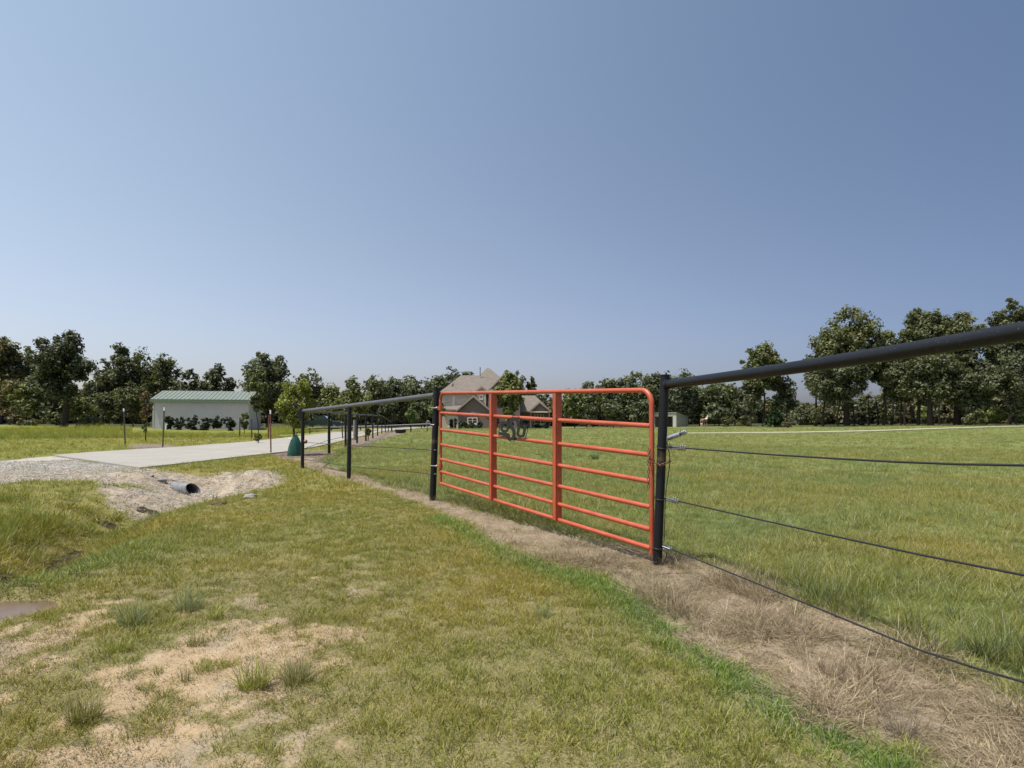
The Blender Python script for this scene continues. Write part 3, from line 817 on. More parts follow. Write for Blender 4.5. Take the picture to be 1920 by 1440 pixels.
def crown(rng, x0, y0, z0, z1, R, col, leaf, n, nb=18, lop=0.0, shape='round', open_=.5, col2=None):
    """returns co, quads, colours of a crown occupying z0..z1, radius R round (x0,y0)"""
    zc, hz = (z0 + z1) / 2, (z1 - z0) / 2
    cen = []; rad = []
    for i in range(nb):
        u = rng.normal(size=3); u /= np.linalg.norm(u)
        k = rng.uniform(.35, .74) if i > 3 else rng.uniform(0, .3)
        r = rng.uniform(.26, .42)
        if shape == 'cone':
            t = rng.uniform(0, 1) ** 1.5; rr = (1 - t) * .8 + .05
            q = rng.uniform(0, 2 * math.pi); p = np.array([rr * math.cos(q) * .75, rr * math.sin(q) * .75, -1 + 2 * t * .97]); r = .12 + .22 * (1 - t)
        elif shape == 'vase':
            t = rng.uniform(0, 1); rr = .25 + .75 * math.sin(min(t * 1.15, 1) * math.pi * .8)
            q = rng.uniform(0, 2 * math.pi); p = np.array([rr * math.cos(q) * .7, rr * math.sin(q) * .7, -.9 + 1.75 * t]); r = rng.uniform(.16, .28)
        else:
            p = u * k; p[2] = p[2] * 1.05 + .05
            if p[2] < -.3: p[:2] *= .8
            if i >= nb - 3: p = np.array([(0, -.38, .36)[nb - 1 - i] + rng.uniform(-.12, .12), rng.uniform(-.2, .2), (.80, .58, .52)[nb - 1 - i] + rng.uniform(-.06, .06)]); r = rng.uniform(.20, .30)
        p[0] += lop * p[2]
        cen.append((x0 + p[0] * R, y0 + p[1] * R, zc + p[2] * hz)); rad.append((r * R, r * R, r * min(hz, R * 1.25)))
    cen = np.array(cen); rad = np.array(rad)
    # a few wisps sticking out so the outline is ragged
    sub = []; subr = []; subc = []
    base = np.array(col); alt = np.array(col2 if col2 is not None else col)
    for c, r in zip(cen, rad):
        ns = rng.integers(9, 14)
        d = rng.normal(size=(ns, 3)); d /= np.linalg.norm(d, axis=1, keepdims=True)
        rr = rng.uniform(.25, .98 + open_ * .25, ns)[:, None]
        sub.append(c + d * r * rr); subr.append(np.full(ns, r.mean()) * rng.uniform(.32, .58, ns))
        mixv = rng.uniform(0, 1, (ns, 1)) ** 2
        subc.append((base * (1 - mixv) + alt * mixv) * rng.uniform(.75, 1.3, (ns, 1)))
    sub = np.vstack(sub); subr = np.concatenate(subr); subc = np.vstack(subc)
    idx = rng.choice(len(sub), n, p=(subr ** 2) / (subr ** 2).sum())
    off = rng.normal(size=(n, 3)) * .55
    off *= np.minimum(1, 1.3 / (np.linalg.norm(off, axis=1, keepdims=True) + 1e-6))
    c = sub[idx] + off * subr[idx][:, None] * np.array([1, 1, .8])
    c[:, 2] = np.maximum(c[:, 2], z0 - .05 * hz)
    nrm = off + np.array([0, 0, .55]) + rng.normal(size=(n, 3)) * .5
    sz = leaf * rng.uniform(.6, 1.35, n)
    cl = subc[idx] * rng.uniform(.8, 1.25, (n, 1)) * np.array([1, 1, 1]) + rng.normal(size=(n, 3)) * .004
    return leaf_quads(c, nrm, sz, rng, np.clip(cl, .004, 1)) + (cen,)

TREES = None
def tree(px, base_py, top_py, hw, D, label, col, name="oak_tree", trunk_py=None, seed=0, n=None, col2=None, shape='round', lop=0.0, group=None,
         cat='tree', nb=18, trunk_r=None, leaf=None, bark=None, open_=.5, lean=0.0, dens=1.0):
    rng = np.random.default_rng(int(px * 13 + top_py * 7 + seed * 101 + 5))
    x, y = (px - CX) / F * D, D
    zg = H(x, y)
    if base_py is not None: zg = min(zg, CAMZ + (HY - base_py) / F * D) if abs(zg - (CAMZ + (HY - base_py) / F * D)) < .6 else zg
    zt = CAMZ + (HY - top_py) / F * D
    R = hw / F * D
    tz = zg + (zt - zg) * .22 if trunk_py is None else CAMZ + (HY - trunk_py) / F * D
    leaf = leaf or D / 577 * 2.4
    if n is None:
        area = math.pi * R * (zt - tz) / 2
        n = int(np.clip(area * 4.6 * dens / (leaf * leaf * .45), 1500, 16000))
    t = empty(name, (x, y, H(x, y)), label, cat, group)
    co, q, cl, cen = crown(rng, x + lean * R, y, tz, zt + (zt - tz) * .01, R * .97, col, leaf, n, nb, lop, shape, open_, col2)
    me = mesh_np("crown", co - np.array(t.location), q, M_LEAF, {"col": cl})
    link_mesh("crown", me, t)
    # trunk and limbs
    m = MB(); r0 = trunk_r or max(.06, (zt - zg) * .012)
    zm = tz + (zt - tz) * .55
    pts = [Vector((x + rng.normal() * .012 * (zt - zg) * (k > 0) + lean * R * k / 4, y, lerp(H(x, y) - .1, zm, k / 4))) for k in range(5)]
    m.tube(pts, [r0 * 1.25, r0, r0 * .85, r0 * .65, r0 * .35], 9)
    for i in rng.choice(len(cen), min(6, len(cen)), replace=False):
        k = rng.uniform(.45, .9); s = pts[2].lerp(pts[4], k); e = Vector(cen[i])
        if e.z < s.z: s = pts[1].lerp(pts[3], k)
        mid = s.lerp(e, .5) + Vector((0, 0, .06 * (zt - zg)))
        m.tube([s, mid, e], [r0 * .42, r0 * .3, r0 * .12], 6)
    m.build("trunk", bark or M_BARK, t)
    return t

WOODL = "trees of the wood on the left behind the metal building"
WOODM = "trees of the distant wood behind the driveway and house"
WOODR = "trees along the far side of the pasture"
# --- left wood
tree(2, 800, 622, 38, 74, "tall brown tinged tree at the left edge of the photo", OLIVE, col2=RUSSET, group=WOODL)
tree(48, 800, 649, 42, 76, "grey green tree between the left edge tree and the big dark oak", GREEN_GREY, group=WOODL)
tree(62, 802, 705, 38, 66, "shorter yellow green tree in front, just left of the big dark oak", GREEN_MID, "broadleaf_tree", col2=GREEN_LIGHT, group=WOODL, trunk_py=790)
tree(18, 802, 705, 34, 68, "low reddish brown tree at the far left of the wood", OLIVE, "broadleaf_tree", col2=RUSSET, group=WOODL, trunk_py=788)
tree(120, 807, 617, 62, 60, "big dark round oak with a bare dark trunk, standing in front of the left wood", (.058, .070, .038), trunk_py=757, trunk_r=.3, nb=26, group=WOODL, n=15000, col2=GREEN_DARK)
tree(150, 803, 735, 34, 68, "small light green tree under the right side of the big dark oak", GREEN_MID, "broadleaf_tree", col2=GREEN_LIGHT, group=WOODL, trunk_py=795)
tree(192, 803, 672, 34, 72, "shadowy tree just right of the big dark oak", GREEN_DARK, group=WOODL, trunk_py=785)
tree(228, 803, 645, 34, 72, "tall slender topped tree left of the metal building, with a thin crest of twigs", GREEN_DARK, group=WOODL, lop=-.15, trunk_py=775, open_=.9)
tree(272, 803, 655, 46, 74, "broad tree rising behind the left end of the metal building", GREEN_DARK, col2=GREEN_LIGHT, group=WOODL, nb=24)
tree(318, 803, 672, 38, 74, "mid green tree behind the green roof, right of the broad tree", GREEN_DARK, col2=GREEN_MID, group=WOODL)
tree(358, 802, 686, 22, 78, "narrow grey tree topping out above the middle of the green roof", GREEN_GREY, group=WOODL)
tree(399, 802, 687, 34, 76, "dark round topped tree above the right half of the green roof", GREEN_DARK, group=WOODL)
tree(432, 802, 704, 24, 78, "low dark tree in the gap left of the big round tree", GREEN_DARK, group=WOODL)
tree(250, 804, 715, 40, 66, "leafy understorey tree left of the metal building wall", GREEN_DARK, "broadleaf_tree", col2=GREEN_MID, group=WOODL, trunk_py=796)
tree(205, 804, 735, 34, 66, "dark understorey tree right of the big oak trunk", GREEN_DARK, "broadleaf_tree", group=WOODL, trunk_py=797)
tree(500, 803, 662, 56, 72, "big broad round tree behind the two saplings by the driveway", GREEN_DARK, nb=28, group=WOODM, n=15000, trunk_py=785)
tree(583, 803, 693, 42, 78, "rounded tree with sky holes, right of the big broad round tree", OLIVE, group=WOODM, col2=GREEN_DARK, open_=.9)
tree(622, 803, 722, 36, 66, "light green tree behind the corner of the pipe fence", GREEN_MID, "broadleaf_tree", col2=GREEN_YEL, group=WOODM, trunk_py=788)
tree(660, 803, 702, 19, 64, "slim light green tree with a spiky top above the fence rail", GREEN_MID, "broadleaf_tree", col2=GREEN_LIGHT, group=WOODM, trunk_py=780, nb=26, open_=1.0)
tree(676, 803, 735, 32, 68, "bright green tree right of the slim spiky tree", GREEN_MID, "broadleaf_tree", col2=GREEN_YEL, group=WOODM, trunk_py=785)
tree(642, 803, 745, 26, 60, "low bright tree behind the second fence post", GREEN_MID, "broadleaf_tree", col2=GREEN_YEL, group=WOODM, trunk_py=793)
mids = [(705, 704, 30, "round topped wood tree just right of the bright green trees"), (738, 709, 28, "dark tree second from the slim spiky tree in the distant wood"), (768, 710, 26, "dark tree behind the small bush tree by the driveway end"),
        (796, 706, 26, "dark tree directly left of the gate's hinge post"), (826, 702, 26, "dark tree rising over the left eave of the house"), (860, 688, 24, "taller tree peeping over the left roof ridge"), (885, 697, 16, "small treetop beside the house's vent pipe")]
for i, (px, ty, hw, lb) in enumerate(mids):
    tree(px, 802, ty, hw * 1.35, 104 + (i % 3) * 4 if px < 820 else 118, lb, GREEN_DARK if i % 2 else GREEN_MID, group=WOODM, seed=i, col2=GREEN_DARK, trunk_py=790, nb=34, dens=1.7)
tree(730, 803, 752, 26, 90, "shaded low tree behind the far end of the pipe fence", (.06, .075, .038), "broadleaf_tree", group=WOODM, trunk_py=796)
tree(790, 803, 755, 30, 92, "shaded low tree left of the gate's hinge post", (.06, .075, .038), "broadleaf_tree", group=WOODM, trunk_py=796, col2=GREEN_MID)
tree(818, 802, 742, 20, 88, "light green tree at the left corner of the house", GREEN_MID, "broadleaf_tree", col2=GREEN_LIGHT, group=WOODM, trunk_py=796)
tree(972, 800, 694, 26, 118, "dark oak crown showing over the roof right of the peak", GREEN_DARK, group=WOODM)
tree(994, 800, 703, 14, 118, "dark ragged treetop right of the yellowish tree", GREEN_DARK, group=WOODM, open_=1.0, lop=.3)
# --- house and yard
tree(955, 803, 694, 29, 84, "yellow topped green tree standing in front of the house", GREEN_MID, "yard_tree", col2=GREEN_YEL, trunk_py=794, nb=44, n=11000)
tree(1078, 803, 727, 27, 90, "light green tree seen between the gate uprights, right of the house", GREEN_MID, "yard_tree", col2=GREEN_LIGHT, trunk_py=790, nb=36, n=8000)
# --- far pasture wood
rights = [(1112, 717, 26, 108, GREEN_DARK, "round tree just right of the light green tree behind the gate"), (1138, 711, 24, 106, GREEN_MID, "second dark tree right of the light green tree"),
          (1164, 708, 24, 104, GREEN_DARK, "dark tree a little left of the tallest one seen over the gate"), (1196, 692, 28, 102, GREEN_MID, "tallest tree rising above the gate's top rail"),
          (1226, 698, 24, 104, GREEN_DARK, "tree just left of the latch post top"), (1250, 697, 24, 106, GREEN_MID, "tree right behind the latch post"),
          (1281, 694, 30, 102, GREEN_GREY, "grey green tree behind the small metal shed"), (1312, 728, 28, 104, GREEN_DARK, "low grey tree behind the horse"),
          (1348, 716, 32, 100, GREEN_MID, "rounded tree above the horse's right"), (1378, 722, 26, 100, GREEN_DARK, "lower tree right of the rounded tree near the horse")]
for i, (px, ty, hw, D, c, lb) in enumerate(rights):
    tree(px, 801, ty, hw * 1.3, D, lb, c, group=WOODR, seed=i, col2=GREEN_GREY, trunk_py=789 - (i % 3) * 4, nb=34, dens=1.6)
for i, (px, ty) in enumerate([(1100, 755), (1150, 750), (1205, 748), (1340, 757), (1390, 752)]):
    tree(px, 801, ty, 30, 97, ["low leafy tree seen through the gate's middle panel", "low leafy tree seen through the gate's right panel", "low leafy tree just left of the gate's right stile",
         "low leafy tree right above the horse", "low leafy tree left of the pointed cedar"][i], GREEN_DARK, "broadleaf_tree", col2=GREEN_GREY, group=WOODR, seed=i, trunk_py=795)
tree(1430, 801, 648, 42, 84, "tall airy tree poking above the black rail, left of the sky gap", GREEN_MID, trunk_py=760, nb=24, group=WOODR, col2=OLIVE, open_=.9, n=12000)
tree(1476, 801, 705, 30, 84, "dark tree behind the cedar, left of the sky gap", GREEN_DARK, group=WOODR, trunk_py=780)
tree(1408, 801, 712, 26, 84, "shorter dark tree left of the tall airy tree", GREEN_DARK, group=WOODR, trunk_py=780)
tree(1453, 801, 741, 21, 78, "pointed dark green cedar at the pasture edge", (.036, .062, .020), "cedar_tree", shape='cone', nb=60, trunk_py=799, group=WOODR, open_=.1)
tree(1530, 800, 655, 30, 80, "thin tree left of the large domed oak", GREEN_GREY, trunk_py=768, group=WOODR, open_=1.0)
tree(1588, 800, 585, 62, 76, "large domed oak left of the widest group, its crown above the black rail", OLIVE, trunk_py=735, nb=32, group=WOODR, n=16000, col2=GREEN_MID, trunk_r=.33)
tree(1572, 800, 672, 60, 74, "dark limbed oak under the large domed crown", GREEN_DARK, trunk_py=762, nb=30, group=WOODR, open_=.7, n=14000)
tree(1656, 799, 622, 42, 74, "oak between the domed oak and the widest group", GREEN_MID, trunk_py=757, nb=32, n=15000, group=WOODR, col2=GREEN_DARK)
tree(1722, 798, 575, 44, 72, "oak with a knobby crest sticking out to the left", GREEN_MID, trunk_py=725, nb=26, group=WOODR, n=14000, open_=.8, col2=GREEN_DARK)
tree(1795, 797, 579, 50, 70, "widest dense oak, right of the knobby crest", OLIVE, trunk_py=735, nb=30, group=WOODR, n=16000, trunk_r=.36, col2=GREEN_DARK)
tree(1745, 798, 660, 62, 70, "low spreading oak below the knobby crest", GREEN_DARK, trunk_py=766, nb=34, group=WOODR, n=16000, trunk_r=.3, col2=GREEN_MID)
tree(1815, 797, 665, 44, 68, "darkest oak reaching almost to the ground, right of the bare trunks", GREEN_DARK, trunk_py=780, nb=32, group=WOODR, trunk_r=.3, n=15000)
tree(1893, 795, 560, 46, 68, "tall oak at the right edge, crown cut by the black rail", GREEN_GREY, trunk_py=725, nb=26, group=WOODR, n=15000, open_=.8, col2=OLIVE)
tree(1905, 795, 668, 52, 64, "lower oak under the black rail at the right edge", GREEN_DARK, trunk_py=775, nb=30, group=WOODR, col2=GREEN_GREY, n=15000)
tree(1955, 795, 590, 45, 68, "last oak of the row, half outside the right edge", GREEN_DARK, trunk_py=745, nb=22, group=WOODR)
tree(1995, 795, 640, 50, 64, "oak beyond the right edge of the photo", GREEN_DARK, trunk_py=760, nb=20, group=WOODR)
tree(-55, 800, 640, 50, 72, "oak just beyond the left edge of the photo", GREEN_DARK, nb=20, group=WOODL)

tree(1690, 799, 668, 46, 73, "dark oak filling in left of the knobby crested oak, below the rail", GREEN_DARK, trunk_py=764, nb=30, group=WOODR, n=14000)
tree(1850, 797, 672, 34, 72, "dark oak in the dip between the widest oak and the right edge oak", GREEN_DARK, trunk_py=770, nb=24, group=WOODR, n=9000, col2=GREEN_GREY)
# understorey shrubs one can pick out
def bush(px, base_py, top_py, hw, D, label, col, group=None, name="bush", cat="bush", n=None, col2=None, leaf=None, open_=.3, nb=10):
    rng = np.random.default_rng(int(px * 17 + top_py))
    x = (px - CX) / F * D; zg = H(x, D); zt = max(CAMZ + (HY - top_py) / F * D, zg + .2); R = hw / F * D
    leaf = leaf or D / 577 * 1.9
    n = n or int(np.clip(math.pi * R * (zt - zg) / 2 * 5 / (leaf * leaf * .45), 400, 5000))
    co, q, cl, cen = crown(rng, x, D, zg - .22 * (zt - zg), zt, R, col, leaf, n, nb, 0, 'round', open_, col2)
    me = mesh_np("shrub", co - np.array([x, D, zg]), q, M_LEAF, {"col": cl})
    o = link_mesh(name, me, None, (x, D, zg)); tag(o, label, cat, group); return o
UG = "bushes at the foot of the far trees"
for px, ty, hw, D, lb, c in [(1505, 757, 30, 80, "grey olive bush in the gap right of the cedar", GREEN_GREY), (1535, 765, 22, 78, "yellow green bush left of the thin tree trunk", OLIVE),
                             (1478, 788, 13, 74, "small tan bush at the foot of the cedar", (.13, .115, .06)), (1860, 755, 40, 66, "bright green bush right of the darkest oak", GREEN_LIGHT),
                             (1830, 768, 26, 65, "olive bush beside the darkest oak", OLIVE), (1915, 752, 34, 64, "dark bush at the right edge", GREEN_MID),
                             (1665, 770, 26, 82, "pale bush seen between the bare trunks", OLIVE), (1730, 762, 24, 82, "light green bush in the sunlit gap behind the trunks", GREEN_LIGHT),
                             (1610, 772, 28, 82, "brownish bush left of the bare trunks", (.08, .07, .045)), (1400, 778, 24, 88, "low bush left of the cedar", OLIVE), (1365, 780, 20, 90, "low bush right of the horse", OLIVE)]:
    bush(px, 800, ty, hw, D, lb, c, UG)
for px, ty, hw, D, lb, c in [(22, 762, 26, 66, "reddish bush at the left edge of the wood", RUSSET), (100, 775, 24, 64, "low green bush left of the big oak's trunk", GREEN_MID), (165, 780, 26, 62, "low leafy bush right of the big oak's trunk", OLIVE),
                             (182, 788, 12, 60, "small bright green bush in the tall grass", GREEN_LIGHT), (60, 785, 24, 64, "low bush in tall grass near the left edge", OLIVE)]:
    bush(px, 803, ty, hw, D, lb, c, "bushes at the foot of the left wood", col2=GREEN_DARK)
# foundation shrubs on the long wall of the metal building
for i, px in enumerate([318, 338, 362, 386, 409, 431]):
    bush(px, 809, 780 + (i % 2) * 1.5, 17, 58.5, ["leftmost round dark shrub against the metal building, by the T-post", "second round dark shrub from the left against the metal building", "third round dark shrub from the left against the metal building",
         "third round dark shrub from the right against the metal building", "second round dark shrub from the right against the metal building", "rightmost round dark shrub against the metal building"][i],
         (.030, .044, .022), "clipped dark shrubs along the metal building", "round_shrub", "shrub", n=2600, leaf=.12)
# saplings beside the drive
def sapling(px, base_py, top_py, hw, label, col, col2, D=None, trunk_py=None, n=2600, leaf=None, name="sapling", tr=.028, shape='vase', nb=22, open_=.9):
    gx, gy = gp(px, base_py)
    D = D or gy
    return tree(px, base_py, top_py, hw, D, label, col, name, trunk_py=trunk_py, n=n, col2=col2, shape=shape, nb=nb, trunk_r=tr, leaf=leaf or D / 577 * 2.0, bark=M_BARK, open_=open_, cat="young tree")
sapling(273, 839, 734, 15, "thin sapling with orange brown leaves in front of the metal building's left corner", RUSSET, (.20, .11, .05), trunk_py=786, n=1500, nb=20, D=31.5)
sapling(273, 839, 782, 8, "green shoot growing round the orange leaved sapling", GREEN_LIGHT, GREEN_MID, D=46, trunk_py=812, n=500, nb=8, name="shrub_shoot")
sapling(484, 822, 696, 22, "tall narrow green sapling at the right end of the metal building", GREEN_MID, GREEN_LIGHT, D=40, trunk_py=772, n=5000, nb=30)
sapling(458, 815, 772, 9, "small green bush tree at the foot of the metal building's right end", GREEN_MID, GREEN_LIGHT, D=45, trunk_py=806, n=1200)
sapling(553, 854, 713, 38, "yellow green sapling with a green watering bag round its trunk", (.20, .23, .045), (.25, .27, .07), D=None, trunk_py=800, n=7500, nb=40, tr=.04, open_=.9)
sapling(771, 806, 764, 13, "small light grey green tree by the far driveway", (.11, .15, .06), GREEN_LIGHT, D=66, trunk_py=798, n=2000, shape='round')
sapling(690, 818, 803, 7, "small leafy clump among the driveway fence posts", GREEN_MID, GREEN_YEL, D=34, trunk_py=815, n=500)
sapling(484, 829, 813, 9, "low yellow green shrub on the driveway's far edge", (.12, .13, .045), GREEN_YEL, D=30, trunk_py=828, n=900, shape='round')

# far-off woods that read as one mass (behind every row of trees)
def far_woods():
    rng = np.random.default_rng(4)
    C_, Q_, K_ = [], [], []; off = 0
    spec = []
    for px in range(-260, 2300, 20):
        top = np.interp(px, [-200, 300, 600, 700, 1000, 1040, 1100, 1300, 1480, 1500, 1545, 1600, 2200], [705, 722, 750, 725, 735, 752, 742, 738, 756, 764, 764, 742, 705])
        for D, dt in ((90 if px < 480 else 128, 4), (100 if px < 480 else 138, -6)):
            if 1480 < px < 1960: D *= .72
            elif px >= 1960: D *= .7
            spec.append((px + rng.uniform(-8, 8), top + dt + rng.uniform(-5, 5), D, 30))
    for px, top, D, hw in spec:
        x = (px - CX) / F * D; zg = H(x, D); zt = CAMZ + (HY - top) / F * D; R = hw / F * D; leaf = D / 577 * 3.0
        col = np.array(GREEN_DARK) * rng.uniform(.8, 1.2) * np.array([rng.uniform(.9, 1.3), 1, 1])
        n = int(np.clip(math.pi * R * (zt - zg) / 2 * 4 / (leaf * leaf * .45), 300, 1700))
        co, q, cl, _ = crown(rng, x, D, zg - (zt - zg) * .45, zt, R, col, leaf, int(n * 1.4), 14, 0, 'round', .3)
        C_.append(co); Q_.append(q + off); K_.append(cl); off += len(co)
    for a in range(-62, 63, 1):     # blue-green ridge woods half a kilometre off
        D = 420 + rng.uniform(-20, 20); x = math.tan(math.radians(a)) * D
        if abs(x) > 900: continue
        zg = H(x, D) + 3; zt = CAMZ + (HY - (752 + rng.uniform(-4, 4))) / F * D
        co, q, cl, _ = crown(rng, x, D, zg, zt, 9, (.06, .085, .06), 1.7, 500, 8, 0, 'round', .3)
        C_.append(co); Q_.append(q + off); K_.append(cl); off += len(co)
    me = mesh_np("woods", np.vstack(C_), np.vstack(Q_), M_LEAF, {"col": np.vstack(K_)})
    tag(link_mesh("far_woods", me), "distant woodland closing the view behind the nearer trees", "woods", kind='stuff')
far_woods()
# slim bare trunks standing in the gloom under the far trees
rng = np.random.default_rng(12)
tr = [(1543, 760, 76, .17), (1602, 762, 77, .10), (1630, 758, 77, .11), (1646, 765, 78, .12), (1672, 765, 78, .16), (1697, 770, 79, .12), (1762, 770, 76, .11)]
names_ = ["thick dark bare trunk left of the row under the right hand oaks", "slim bare trunk, second from the left under the oaks", "slim bare trunk, third from the left under the oaks", "slim bare trunk, fourth from the left under the oaks",
          "slim bare trunk right of the pale bush under the oaks", "slim bare trunk left of the sunlit gap under the oaks", "slim bare trunk in the sunlit gap under the oaks"]
for (px, ty, D, r), lb in zip(tr, names_):
    x = (px - CX) / F * D; m = MB(); zt = CAMZ + (HY - 750) / F * D
    m.tube([(x, D, H(x, D) - .1), (x + rng.uniform(-.1, .1), D, 1.5), (x + rng.uniform(-.3, .3), D, zt)], [r * 1.2, r, r * .6], 8)
    tag(m.build("tree_trunk", M_BARK), lb, "tree trunk", "bare trunks under the far trees")

# ------------------------------------------------------------------ metal building on the left
def ribbed(name, col, vec_axis='X', scale=3.2, dark=.75):
    t = NT(name); p = t.obj()
    w = t.n("ShaderNodeTexWave", wave_type='BANDS', bands_direction=vec_axis); w.inputs['Scale'].default_value = scale; w.inputs['Distortion'].default_value = 0
    t.link(p, w.inputs['Vector'])
    c = t.mix(1.0, col, t.ramp(t.noise(.9, 4, .6, p), [(.3, (.92, .92, .92)), (.7, (1.03, 1.03, 1.03))]), 'MULTIPLY')
    t.link(c, t.b.inputs['Base Color']); t.b.inputs['Roughness'].default_value = .5
    t.bump(w.outputs['Fac'], .02, .5)
    return t.m
def metal_building():
    D0, W = 61.0, 7.0
    A = P(287, 805, D0); Bx = (466 - CX) / F * 63.2
    a = Vector((A.x, D0, 0)); b = Vector((Bx, 63.2, 0))
    u = (b - a).normalized(); L = (b - a).length; v = Vector((-u.y, u.x, 0))
    zg = min(H(a.x, a.y), H(b.x, b.y)) - .1
    ze = CAMZ + (HY - 749) / F * D0; zr = ze + 1.0
    T = Matrix(((u.x, v.x, 0, a.x), (u.y, v.y, 0, a.y), (0, 0, 1, 0), (0, 0, 0, 1)))
    g = empty("metal_building", (a.x, a.y, 0), "long white ribbed metal building with a pale green roof before the left wood", "building", rz=math.atan2(u.y, u.x))
    wall = ribbed("white_ribbed_steel", (.56, .515, .535), 'X', 1.6)
    def B(m, x0, x1, y0, y1, z0, z1): m.box(x0, x1, y0, y1, z0, z1, T)
    for y0, y1 in ((0, .12), (W - .12, W)): m = MB(); B(m, 0, L, y0, y1, zg, ze); m.build("wall", wall, g)
    for x0 in (0.0, L - .12):
        m = MB()
        vs = [Vector((x, y, z)) for x in (x0, x0 + .12) for y, z in ((.12, zg), (W - .12, zg), (W - .12, ze), (W / 2, zr - .06), (.12, ze))]
        m.add([T @ q for q in vs], [(0, 1, 2, 3, 4), (9, 8, 7, 6, 5), (0, 5, 6, 1), (1, 6, 7, 2), (2, 7, 8, 3), (3, 8, 9, 4), (4, 9, 5, 0)])
        m.build("gable_wall", wall, g)
    roof = ribbed("pale_green_roof_steel", (.175, .205, .172), 'X', 1.6)
    m = MB(); sl = (zr - ze) / (W / 2)
    for s in (0, 1):
        y0, y1 = (-.2, W / 2) if s == 0 else (W + .2, W / 2)
        vs = [Vector((x, y, z + dz)) for dz in (0, .08) for x in (-.2, L + .2) for y, z in ((y0, ze - .2 * sl + .02), (y1, zr + .02))]
        m.add([T @ q for q in vs], [(0, 1, 3, 2), (4, 6, 7, 5), (0, 2, 6, 4), (1, 5, 7, 3), (0, 4, 5, 1), (2, 3, 7, 6)])
    rf = m.build("roof", roof, g)
    m = MB()
    for k in range(int(L / .42) + 1):
        x = k * .42 + .05
        vs = [Vector((x + dx, y, z + dz)) for dz in (.08, .13) for dx in (0, .05) for y, z in ((-.2, ze - .2 * sl + .021), (W / 2, zr + .021))]
        m.add([T @ q for q in vs], [(0, 1, 3, 2), (4, 6, 7, 5), (0, 2, 6, 4), (1, 5, 7, 3), (0, 4, 5, 1), (2, 3, 7, 6)])
    m.build("rib", simple("light_green_rib", (.21, .25, .21), .5, .1), rf)
    m = MB(); B(m, -.2, L + .2, -.30, -.205, ze - .24, ze - .07); m.build("gutter", simple("green_trim", (.17, .25, .19), .5, .1), g)
    m = MB(); B(m, -.05, .10, -.03, -.003, zg, ze); m.build("corner_trim", simple("white_trim", (.5, .5, .49), .5, .1), g)
metal_building()

# gravel bed and white pipe at its foot
m = MB(); x, y = gp(311, 803.5); x, y = (311.5 - CX) / F * 55, 55
m.tube([(x, y, H(x, y) - .05), (x, y, H(x, y) + .55), (x + .1, y, H(x, y) + .62)], .06, 8)
tag(m.build("standpipe", M_WHITE), "short white standpipe beside the shrubs of the metal building", "pipe")

# ------------------------------------------------------------------ run-in shed
def shed():
    a = Vector((27.87, 98, 0)); b = Vector((31.1, 102, 0))
    u = (b - a).normalized(); v = Vector((-u.y, u.x, 0)); L = (b - a).length; W = 4.4
    zg = H(a.x, a.y) - .1; z1 = CAMZ + (HY - 774.5) / F * 98; z2 = CAMZ + (HY - 782) / F * 102
    T = Matrix(((u.x, v.x, 0, a.x), (u.y, v.y, 0, a.y), (0, 0, 1, 0), (0, 0, 0, 1)))
    g = empty("run_in_shed", (a.x, a.y, 0), "small cream metal shed with an open front, by the far trees left of the horse", "shed", rz=math.atan2(u.y, u.x))
    cream = simple("cream_painted_steel", (.50, .49, .42), .6, .08, 2)
    grey = ribbed("cream_ribbed_steel", (.42, .41, .36), 'X', 3.0)
    for y0 in (0.0, W - .1):
        m = MB()
        vs = [Vector((x, y, z)) for y in (y0, y0 + .1) for x, z in ((.1, zg), (L, zg), (L, z2), (.1, z1))]
        m.add([T @ q for q in vs], [(0, 1, 2, 3), (7, 6, 5, 4), (0, 4, 5, 1), (1, 5, 6, 2), (2, 6, 7, 3), (3, 7, 4, 0)])
        m.build("side_wall", grey, g)
    m = MB(); m.box(L - .1, L, .1, W - .1, zg, z2, T); m.build("back_wall", grey, g)
    m = MB(); m.box(0, .1, 0, .62, zg, z1, T); m.box(0, .1, W - .5, W, zg, z1, T); m.box(0, .1, .62, W - .5, z1 - .55, z1, T); m.build("front_frame", cream, g)
    m = MB(); vs = [Vector((x, y, z)) for y in (-.1, W + .1) for x, z in ((-.15, z1 + .03), (L + .1, z2 + .01), (L + .1, z2 + .09), (-.15, z1 + .11))]
    m.add([T @ q for q in vs], [(0, 1, 2, 3), (7, 6, 5, 4), (0, 4, 5, 1), (1, 5, 6, 2), (2, 6, 7, 3), (3, 7, 4, 0)]); m.build("roof", simple("cream_roof_edge", (.45, .44, .38), .6, .08), g)
shed()

